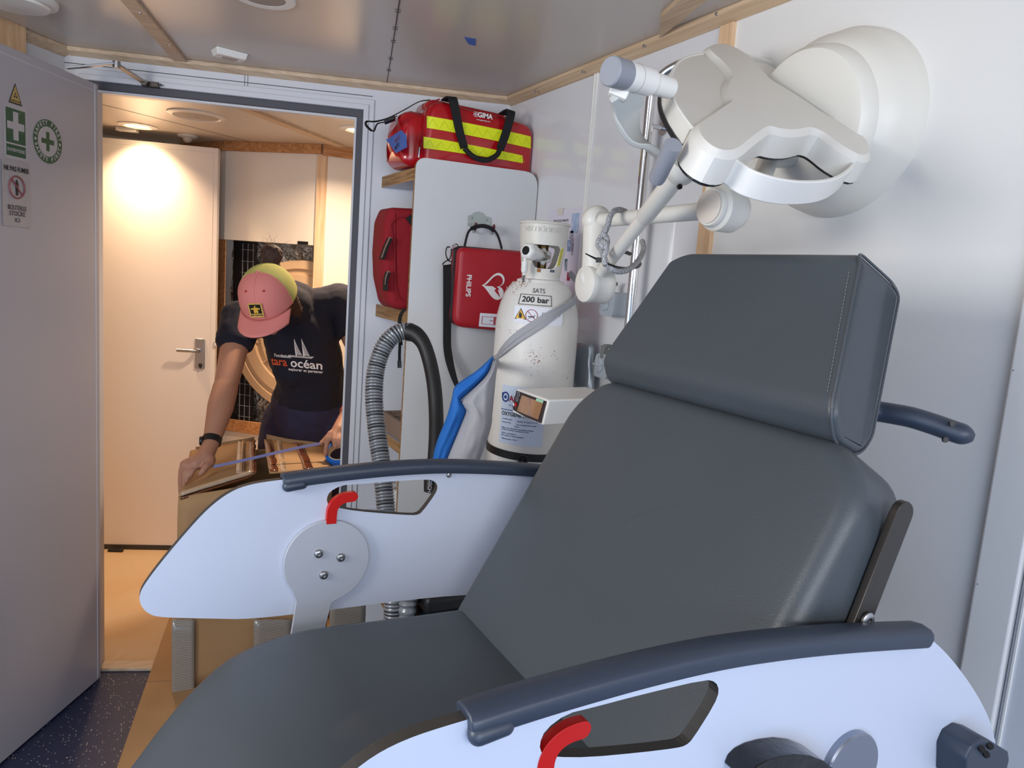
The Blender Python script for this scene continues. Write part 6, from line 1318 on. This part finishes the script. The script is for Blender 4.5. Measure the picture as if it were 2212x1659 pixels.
b = MB(); b.ell(cpt(0, math.pi/2)+HU*.002, (.007, .007, .005), ax, 12); b.build('cap_button', CAPP, crown, smooth=True)
b = MB(); b.tube([cpt(0, math.pi/2*t/12, 1.006) for t in range(1, 12)], .0008, 5)
for s_ in (-1, 1): b.tube([cpt(s_*(1.28+.25*t/12), math.pi/2*t/12, 1.006) for t in range(0, 12)], .001, 5)
b.build('cap_seam', CAPP, crown)
for s_ in (-1, 1):
    b = MB(); p = cpt(s_*.50, .92, 1.008); b.ell(p, (.0045, .0045, .0045), n=10); b.build('eyelet', mat('red_eyelet%d' % s_, 'b8402c', .6), crown, smooth=True)
# patch on the front
pcn = (cpt(0, .42)-cpt(0, .38)).normalized(); pn_ = HS.cross(pcn); pn_ = pn_ if pn_.dot(HF) > 0 else -pn_
pfn = plane_fn(cpt(0, .40, 1.0)+pn_*.0035, -HS if (-HS).dot(RT) > 0 else HS, pcn, pn_)
b = MB(); b.prism([pfn(u, v) for u, v in rrect(.049, .052, .006)], pn_*.0014); pt = b.build('patch', mat('patch_yellow', 'd9b25a', .7), crown)
b = MB(); b.prism([pfn(u, v, .0014) for u, v in [(-.020, -.012), (.020, -.012), (.020, .022), (-.020, .022)]], pn_*.0006); b.build('patch_field', 'hole', pt)
b = MB(); b.prism([pfn(u, v, .0021) for u, v in [(-.016, .008), (-.004, .011), (.004, .011), (.016, .008), (.015, .003), (.006, .004), (.009, -.006), (-.009, -.006), (-.006, .004), (-.015, .003)]], pn_*.0004); b.ell(pfn(0, .015, .0023), (.003, .003, .003), n=8)
b.prism([pfn(u, v, .0021) for u, v in [(-.006, -.006), (-.001, -.006), (-.001, -.010), (-.008, -.010)]], pn_*.0004); b.prism([pfn(u, v, .0021) for u, v in [(.006, -.006), (.001, -.006), (.001, -.010), (.008, -.010)]], pn_*.0004); b.build('patch_figure', 'warn_y', pt)
text('GUY COTTEN', .0072, lambda u, v, w=0: pfn(u, v-.0185, w+.0015), 'ink', pt, depth=.0003, bold=.0003, sx=.95)
# hair: back of the head, bun, side locks
hb = MB(); hb.ell(HC-HF*.030-HU*.010, (.084, .080, .100), ax, 18); hb.ell(HC-HF*.085-HU*.02, (.05, .04, .06), ax, 14)
bun = HC-HF*.120+HU*.060+UP*.026; hb.ell(bun, (.040, .036, .037), (RT, FW, UP), 16); hb.cone(bun, .024, HC-HF*.075+HU*.03, .040)
hb.cone(HC+HS*(.08 if HS.dot(RT) > 0 else -.08)-HU*.01, .022, NK+RT*.02-UP*.03, .026)
ha = hb.build('hair', HAIR, pe, remesh=.005, msmooth=2)
q = ha.modifiers.new('d', 'DISPLACE'); dt = bpy.data.textures.new('strands', 'CLOUDS'); dt.noise_scale = .012; q.texture = dt; q.strength = .012
b = MB(); rnd = random.Random(4)
for k in range(46):
    a = rnd.uniform(-1.9, 1.9); c0 = bun+(UP*math.cos(a)+RT*math.sin(a))*.036; d = (UP*math.cos(a*1.1)+RT*math.sin(a)+FW*rnd.uniform(-.4, .4)).normalized(); L = rnd.uniform(.015, .045)
    b.tube([c0, c0+d*L*.5+RT*rnd.uniform(-.006, .006), c0+d*L+RT*rnd.uniform(-.015, .015)], .0003, 3)
b.build('stray_hair', HAIR, ha)
# wristwatch and orange band
def wristband(c, d, r, w_, name, m, par=pe): b = MB(); b.lathe([(r-.001, -w_/2), (r+.002, -w_/2), (r+.002, w_/2), (r-.001, w_/2)], c, d, 28, cap=False); o = b.build(name, m, par, smooth=True, angle=40); return o
wd = (WL-EL).normalized(); wb = wristband(WL-wd*.012, wd, .031, .024, 'wristwatch', 'black'); b = MB(); b.lathe([(.017, 0), (.017, .008), (.015, .010), (.0001, .010)], WL-wd*.012-RT*.028+T_*.012, (-RT+T_*.3), 24); b.build('watch_case', 'black', wb, smooth=True, angle=30)
wd = (WR-ER).normalized(); wristband(WR-wd*.02, wd, .031, .022, 'orange_band', mat('orange_band', 'e8703a', .6))
# tape roll and the strip pulled across the box
tr_ = thing('tape_roll', hp4(2000, 450, 2.77), 'roll of blue adhesive tape held in the hand near the door frame', 'tape')
tc_ = hp4(2005, 440, 2.78); tax = (T_*.72+UP*.68).normalized(); b = MB(); b.lathe([(.040, -.012), (.052, -.012), (.052, .012), (.040, .012), (.040, -.012)], tc_, tax, 40, cap=False); b.build('tape_body', mat('tape_blue', '1f6fd0', .4), tr_, smooth=True, angle=30)
b = MB(); b.lathe([(.036, -.0125), (.0405, -.0125), (.0405, .0125), (.036, .0125), (.036, -.0125)], tc_, tax, 40, cap=False); b.build('tape_core', mat('core_card', 'c9b79a', .7), tr_, smooth=True, angle=30)
b = MB(); b.ribbon(spline([hp4(505, 597, 2.575), hp4(800, 535, 2.62), hp4(1150, 455, 2.67), hp4(1500, 375, 2.72), hp4(1785, 322, 2.76)], 4), .0115, UP*.9+T_*.5, .0006); tag(b.build('tape_strip', mat('lavender_tape', '8d92c8', .5)), 'strip of blue tape stretched from hand to hand above the box', 'tape')
# ================================================================== ceiling fittings, door closer, stickers
t = thing('ceiling_speaker', onz(425, 248, ZI), 'round beige speaker grille in the inner room ceiling', 'speaker')
p = onz(425, 248, ZI); b = MB(); b.lathe([(.112, 0), (.112, .004), (.092, .010), (.086, .004)], p, -ZU, 48, cap=False); b.build('ring', 'white', t, smooth=True)
b = MB(); b.lathe([(.086, .0), (.086, .006), (.02, .012), (.0001, .012)], p, -ZU, 48); b.build('grille', mat('grille_grey', 'b3aaa2', .6, bump=(500, .6)), t, smooth=True)
b = MB(); b.lathe([(.010, .010), (.008, .014), (.0001, .014)], p, -ZU, 20); b.build('grille_badge', 'steel', t, smooth=True)
p = onz(405, 293, ZI); t = thing('motion_detector', p, 'small white dome detector on the inner room ceiling', 'detector')
b = MB(); b.lathe([(.045, 0), (.045, .006), (.03, .012), (.0001, .012)], p, -ZU, 32); b.build('base', 'white', t, smooth=True, angle=30)
b = MB(); b.lathe([(.022, .010), (.021, .020), (.014, .030), (.0001, .034)], p, -ZU, 28); b.build('dome', mat('dome', 'c8bdb2', .3), t, smooth=True)
p = onz(275, 276, ZI); t = thing('inner_ceiling_box', p, 'flat white rectangular box on the inner room ceiling beside the lit downlight', 'ceiling box'); b = MB(); b.box(p-ZU*.009, (.09, .045, .018), (ID, IN, ZU)); b.build('casing', 'white', t, bevel=.004)
# cabin ceiling
def cz(x, y): return onz(x, y, ZT)
p = onz(571, -6, ZT); t = thing('recessed_light', p, 'unlit recessed round light in the cabin ceiling near the beam', 'light')
b = MB(); b.lathe([(.048, -.004), (.050, .004), (.072, .0045), (.074, 0)], p, -ZU, 48, cap=False); b.build('ring', 'white', t, smooth=True)
b = MB(); b.lathe([(.050, .0022), (.050, .0036), (.0001, .0036)], p, -ZU, 40); b.build('diffuser', mat('diffuser_off', '8d8782', .4), t)
p = onz(30, -8, ZT); t = thing('ceiling_vent', p, 'round white ceiling vent at the upper left corner above the open door', 'vent')
b = MB(); b.lathe([(.10, 0), (.098, .010), (.080, .014), (.076, .006)], p, -ZU, 48, cap=False); b.build('ring', 'white', t, smooth=True)
b = MB(); b.lathe([(.0001, .008), (.070, .008), (.082, .016), (.078, .022), (.0001, .026)], p, -ZU, 48); b.build('valve_disc', 'white', t, smooth=True, angle=40)
q = [cz(461, 103), cz(530, 120)]; c = (q[0]+q[1])/2; d = (q[1]-q[0]); d.z = 0; L = d.length; d.normalize(); s_ = ZU.cross(d)
t = thing('ceiling_sensor', c, 'small white rectangular sensor box on the cabin ceiling beside the beam', 'sensor')
b = MB(); b.hexa([c+d*i*L*.5+s_*j*.030 for i, j in ((-1, -1), (1, -1), (1, 1), (-1, 1))], [c+d*i*L*.44+s_*j*.024-ZU*.020 for i, j in ((-1, -1), (1, -1), (1, 1), (-1, 1))]); b.build('casing', 'white', t, bevel=.003)
b = MB(); b.box(c-ZU*.021, (L*.42, .024, .003), (d, s_, ZU)); b.build('window', mat('sensor_window', '9a8676', .3), t, bevel=.001)
q = [onz(x, y, ZT-.0006) for x, y in [(1003, 80), (1028, 84), (1027, 99), (1012, 95)]]; b = MB(); b.prism(q, (0, 0, -.0006)); tag(b.build('blue_tape_piece', 'blue_tape'), 'small scrap of blue tape stuck on the cabin ceiling', 'tape')
# door closer arm
cl = thing('door_closer', fs(.144, 2.05), 'metal door closer arm between the open door and the frame', 'door closer')
def cpx(x, y, off): return fwall(x, y, off)
b = MB(); c = cpx(326, 183, .012); b.box(c, (.052, .020, .016), (D, NF, ZU)); b.lathe([(.010, 0), (.010, .012), (.0001, .012)], cpx(313, 180, .03), -NF, 16); b.build('frame_bracket', 'dark_steel', cl, bevel=.002)
b = MB(); b.lathe([(.004, 0), (.004, .003), (.0001, .003)], cpx(348, 184, .022), -NF, 14); b.build('bracket_screw', 'black', cl)
e0, e1, e2 = cpx(312, 178, .035), cpx(252, 140, .16), leafp(145, 147, -.02)
e1 = V((e1.x, e1.y, min(e1.z, ZT-.03))); 
b = MB(); sd_ = ZU; b.ribbon([e0, e1], .022, (e1-e0).cross(ZU), .006); b.build('closer_arm', 'steel', cl, bevel=.001)
b = MB(); b.ribbon([e1+ZU*.004, e2+ZU*.0], .018, (e2-e1).cross(ZU), .006); b.build('closer_arm', 'steel', cl, bevel=.001)
b = MB(); b.lathe([(.011, -.010), (.011, .010), (.0001, .012)], e1, ZU, 20); b.build('pivot', 'steel', cl, smooth=True)
# stickers on the open door
def sfn(x, y, off=.0006): return plane_fn(leafp(x, y, off), -DD, ZU, DN)
c0 = leafp(103, 306, .0008); M['safe_green'] = mat('safety_green', '2f5a3e', .4); M['sticker_white'] = mat('sticker_white', 'b8b6b8', .3, bump=(50, .5, 3))
fn = plane_fn(c0, -DD, ZU, DN); t = thing('safety_sticker', c0, 'round green and white SAFETY FIRST sticker on the open door', 'sticker')
def circ(fn, r, z=0, n=48, cx=0, cy=0): return [fn(cx+r*math.cos(2*math.pi*k/n), cy+r*math.sin(2*math.pi*k/n), z) for k in range(n)]
leafw = (leafp(131, 312)-leafp(76, 300)).length/2; Rr = (leafp(103, 258)-leafp(103, 356)).length/2
b = MB(); b.prism(circ(fn, Rr), DN*.0004); d0 = b.build('disc', 'sticker_white', t)
b = MB(); b.prism(circ(fn, Rr*.965, .0004), DN*.0003, [circ(fn, Rr*.66, .0004)]); b.build('green_band', 'safe_green', d0)
b = MB(); k_ = Rr*.42; w_ = Rr*.11; b.prism([fn(u, v, .0004) for u, v in [(-w_, k_), (w_, k_), (w_, w_), (k_, w_), (k_, -w_), (w_, -w_), (w_, -k_), (-w_, -k_), (-w_, -w_), (-k_, -w_), (-k_, w_), (-w_, w_)]], DN*.0003); b.build('green_cross', 'safe_green', d0)
b = MB()
for s_ in (-1, 1): b.prism(circ(fn, Rr*.07, .0007, 16, s_*Rr*.81), DN*.0003)
b.build('band_dots', 'sticker_white', d0)
def arc_text(s, r, top, m, par, size):
    n = len(s); step = .235
    for i, ch_ in enumerate(s):
        if ch_ == ' ': continue
        a = (math.pi/2-(i-(n-1)/2)*step) if top else (-math.pi/2+(i-(n-1)/2)*step)
        cx_, cy_ = r*math.cos(a), r*math.sin(a); rot = a-math.pi/2 if top else a+math.pi/2
        text(ch_, size, lambda u, v, w=0: fn(cx_+u*math.cos(rot)-v*math.sin(rot), cy_+u*math.sin(rot)+v*math.cos(rot), .0007+w), m, par, depth=.0002, bold=.0004)
arc_text('SAFETY FIRST', Rr*.81, True, 'sticker_white', d0, Rr*.27); arc_text('SAFETY FIRST', Rr*.81, False, 'sticker_white', d0, Rr*.27)
# first aid rectangle
c0 = leafp(34, 287, .0008); fn2 = plane_fn(c0, -DD, ZU, DN); t = thing('infirmary_sticker', c0, 'green first aid cross sticker with white border on the open door', 'sticker')
Hh = (leafp(34, 228)-leafp(34, 345)).length/2; Wh = ((leafp(9, 287)-leafp(59, 287)).length)/2
b = MB(); b.prism([fn2(u, v) for u, v in rrect(2*Wh, 2*Hh, .006)], DN*.0004); d0 = b.build('sheet', 'sticker_white', t)
g1 = mat('glossy_green', '2c5a45', .25, bump=(45, .7, 3)); b = MB(); b.prism([fn2(u, v, .0004) for u, v in [(-Wh*.82, Hh*.86), (Wh*.82, Hh*.86), (Wh*.82, -Hh*.40), (-Wh*.82, -Hh*.40)]], DN*.0002); b.prism([fn2(u, v, .0004) for u, v in [(-Wh*.82, -Hh*.46), (Wh*.82, -Hh*.46), (Wh*.82, -Hh*.88), (-Wh*.82, -Hh*.88)]], DN*.0002); b.build('green_field', g1, d0)
k_, w_ = Wh*.72, Wh*.22; cy_ = Hh*.24; b = MB(); kk = Hh*.52; b.prism([fn2(u, v+cy_, .0006) for u, v in [(-w_, kk), (w_, kk), (w_, w_), (k_, w_), (k_, -w_), (w_, -w_), (w_, -kk), (-w_, -kk), (-w_, -w_), (-k_, -w_), (-k_, w_), (-w_, w_)]], DN*.0002); b.build('white_cross', 'sticker_white', d0)
text('INFIRMERIE', Wh*.30, lambda u, v, w=0: fn2(u, v-Hh*.66, .0006+w), 'sticker_white', d0, depth=.0002)
# warning triangle
c0 = leafp(33, 208, .0008); fn3 = plane_fn(c0, -DD, ZU, DN); t = thing('warning_sticker', c0, 'yellow radiation warning triangle sticker at the top of the open door', 'sticker')
Ht = (leafp(33, 183)-leafp(33, 228)).length; Wt = (leafp(19, 222)-leafp(48, 228)).length
def tri3(k, z): return [fn3(0, Ht*.62*k-0, z), fn3(-Wt/2*k, -Ht*.38*k, z), fn3(Wt/2*k, -Ht*.38*k, z)]
b = MB(); b.prism(tri3(1, 0), DN*.0004); d0 = b.build('triangle', 'ink', t); b = MB(); b.prism(tri3(.84, .0004), DN*.0002); b.build('yellow_field', mat('dull_yellow', 'b59a5e', .35), d0)
for a0 in (90, 210, 330):
    b = MB(); r0_, r1_ = Ht*.03, Ht*.13; P = [(r0_*math.cos(math.radians(a)), r0_*math.sin(math.radians(a))) for a in (a0-25, a0+25)]+[(r1_*math.cos(math.radians(a)), r1_*math.sin(math.radians(a))) for a in (a0+25, a0, a0-25)]
    b.prism([fn3(u, v+Ht*.02, .0006) for u, v in P], DN*.0002); b.build('trefoil_blade', 'ink', d0)
text('RADIOACTIVE', Wt*.12, lambda u, v, w=0: fn3(u, v-Ht*.24, .0006+w), 'ink', d0, depth=.0002)
# crinkled notice
c0 = leafp(35, 420, .0010); fn4 = plane_fn(c0, -DD, ZU, DN); t = thing('fire_notice', c0, 'crinkled silvery notice with red ring taped low on the open door', 'notice')
Hn = (leafp(35, 350)-leafp(35, 490)).length/2; Wn = (leafp(5, 420)-leafp(65, 420)).length/2
b = MB(); N1, N2 = 24, 40; vs = [fn4(-Wn+2*Wn*i/N1, -Hn+2*Hn*j/N2, .0012+.0010*noise.noise(V((i*.9, j*.16, 0)))) for i in range(N1+1) for j in range(N2+1)]
b.add(vs, [(i*(N2+1)+j, (i+1)*(N2+1)+j, (i+1)*(N2+1)+j+1, i*(N2+1)+j+1) for i in range(N1) for j in range(N2)]); d0 = b.build('sheet', mat('laminated_notice', 'aeacae', .22, coat=.6, bump=(40, 1.0, 4)), t, smooth='all')
text('NE PAS FUMER', Wn*.34, lambda u, v, w=0: fn4(u, v+Hn*.76, .0025+w), 'ink', d0, depth=.0002, sx=.8, bold=.0003); text('BOUTEILLE', Wn*.34, lambda u, v, w=0: fn4(u, v-Hn*.42, .0025+w), 'ink', d0, depth=.0002, sx=.8); text('STOCKE', Wn*.34, lambda u, v, w=0: fn4(u, v-Hn*.60, .0025+w), 'ink', d0, depth=.0002, sx=.9); text('ICI', Wn*.30, lambda u, v, w=0: fn4(u, v-Hn*.80, .0025+w), 'ink', d0, depth=.0002)
rr_ = mat('faded_red', '8e4c50', .5); b = MB(); P = circ(fn4, Wn*.55, .0028, 36, 0, Hn*.22); b.tube(P+[P[0]], .0022, 6); b.tube([fn4(-Wn*.38, Hn*.22+Wn*.38, .0028), fn4(Wn*.38, Hn*.22-Wn*.38, .0028)], .0022, 6); b.build('red_ring', rr_, d0)
b = MB(); b.prism([fn4(u, v+Hn*.22, .0026) for u, v in [(-.004, -.022), (.004, -.022), (.006, .010), (.0, .022), (-.006, .010)]], DN*.0003); b.build('bottle_mark', 'ink', d0)
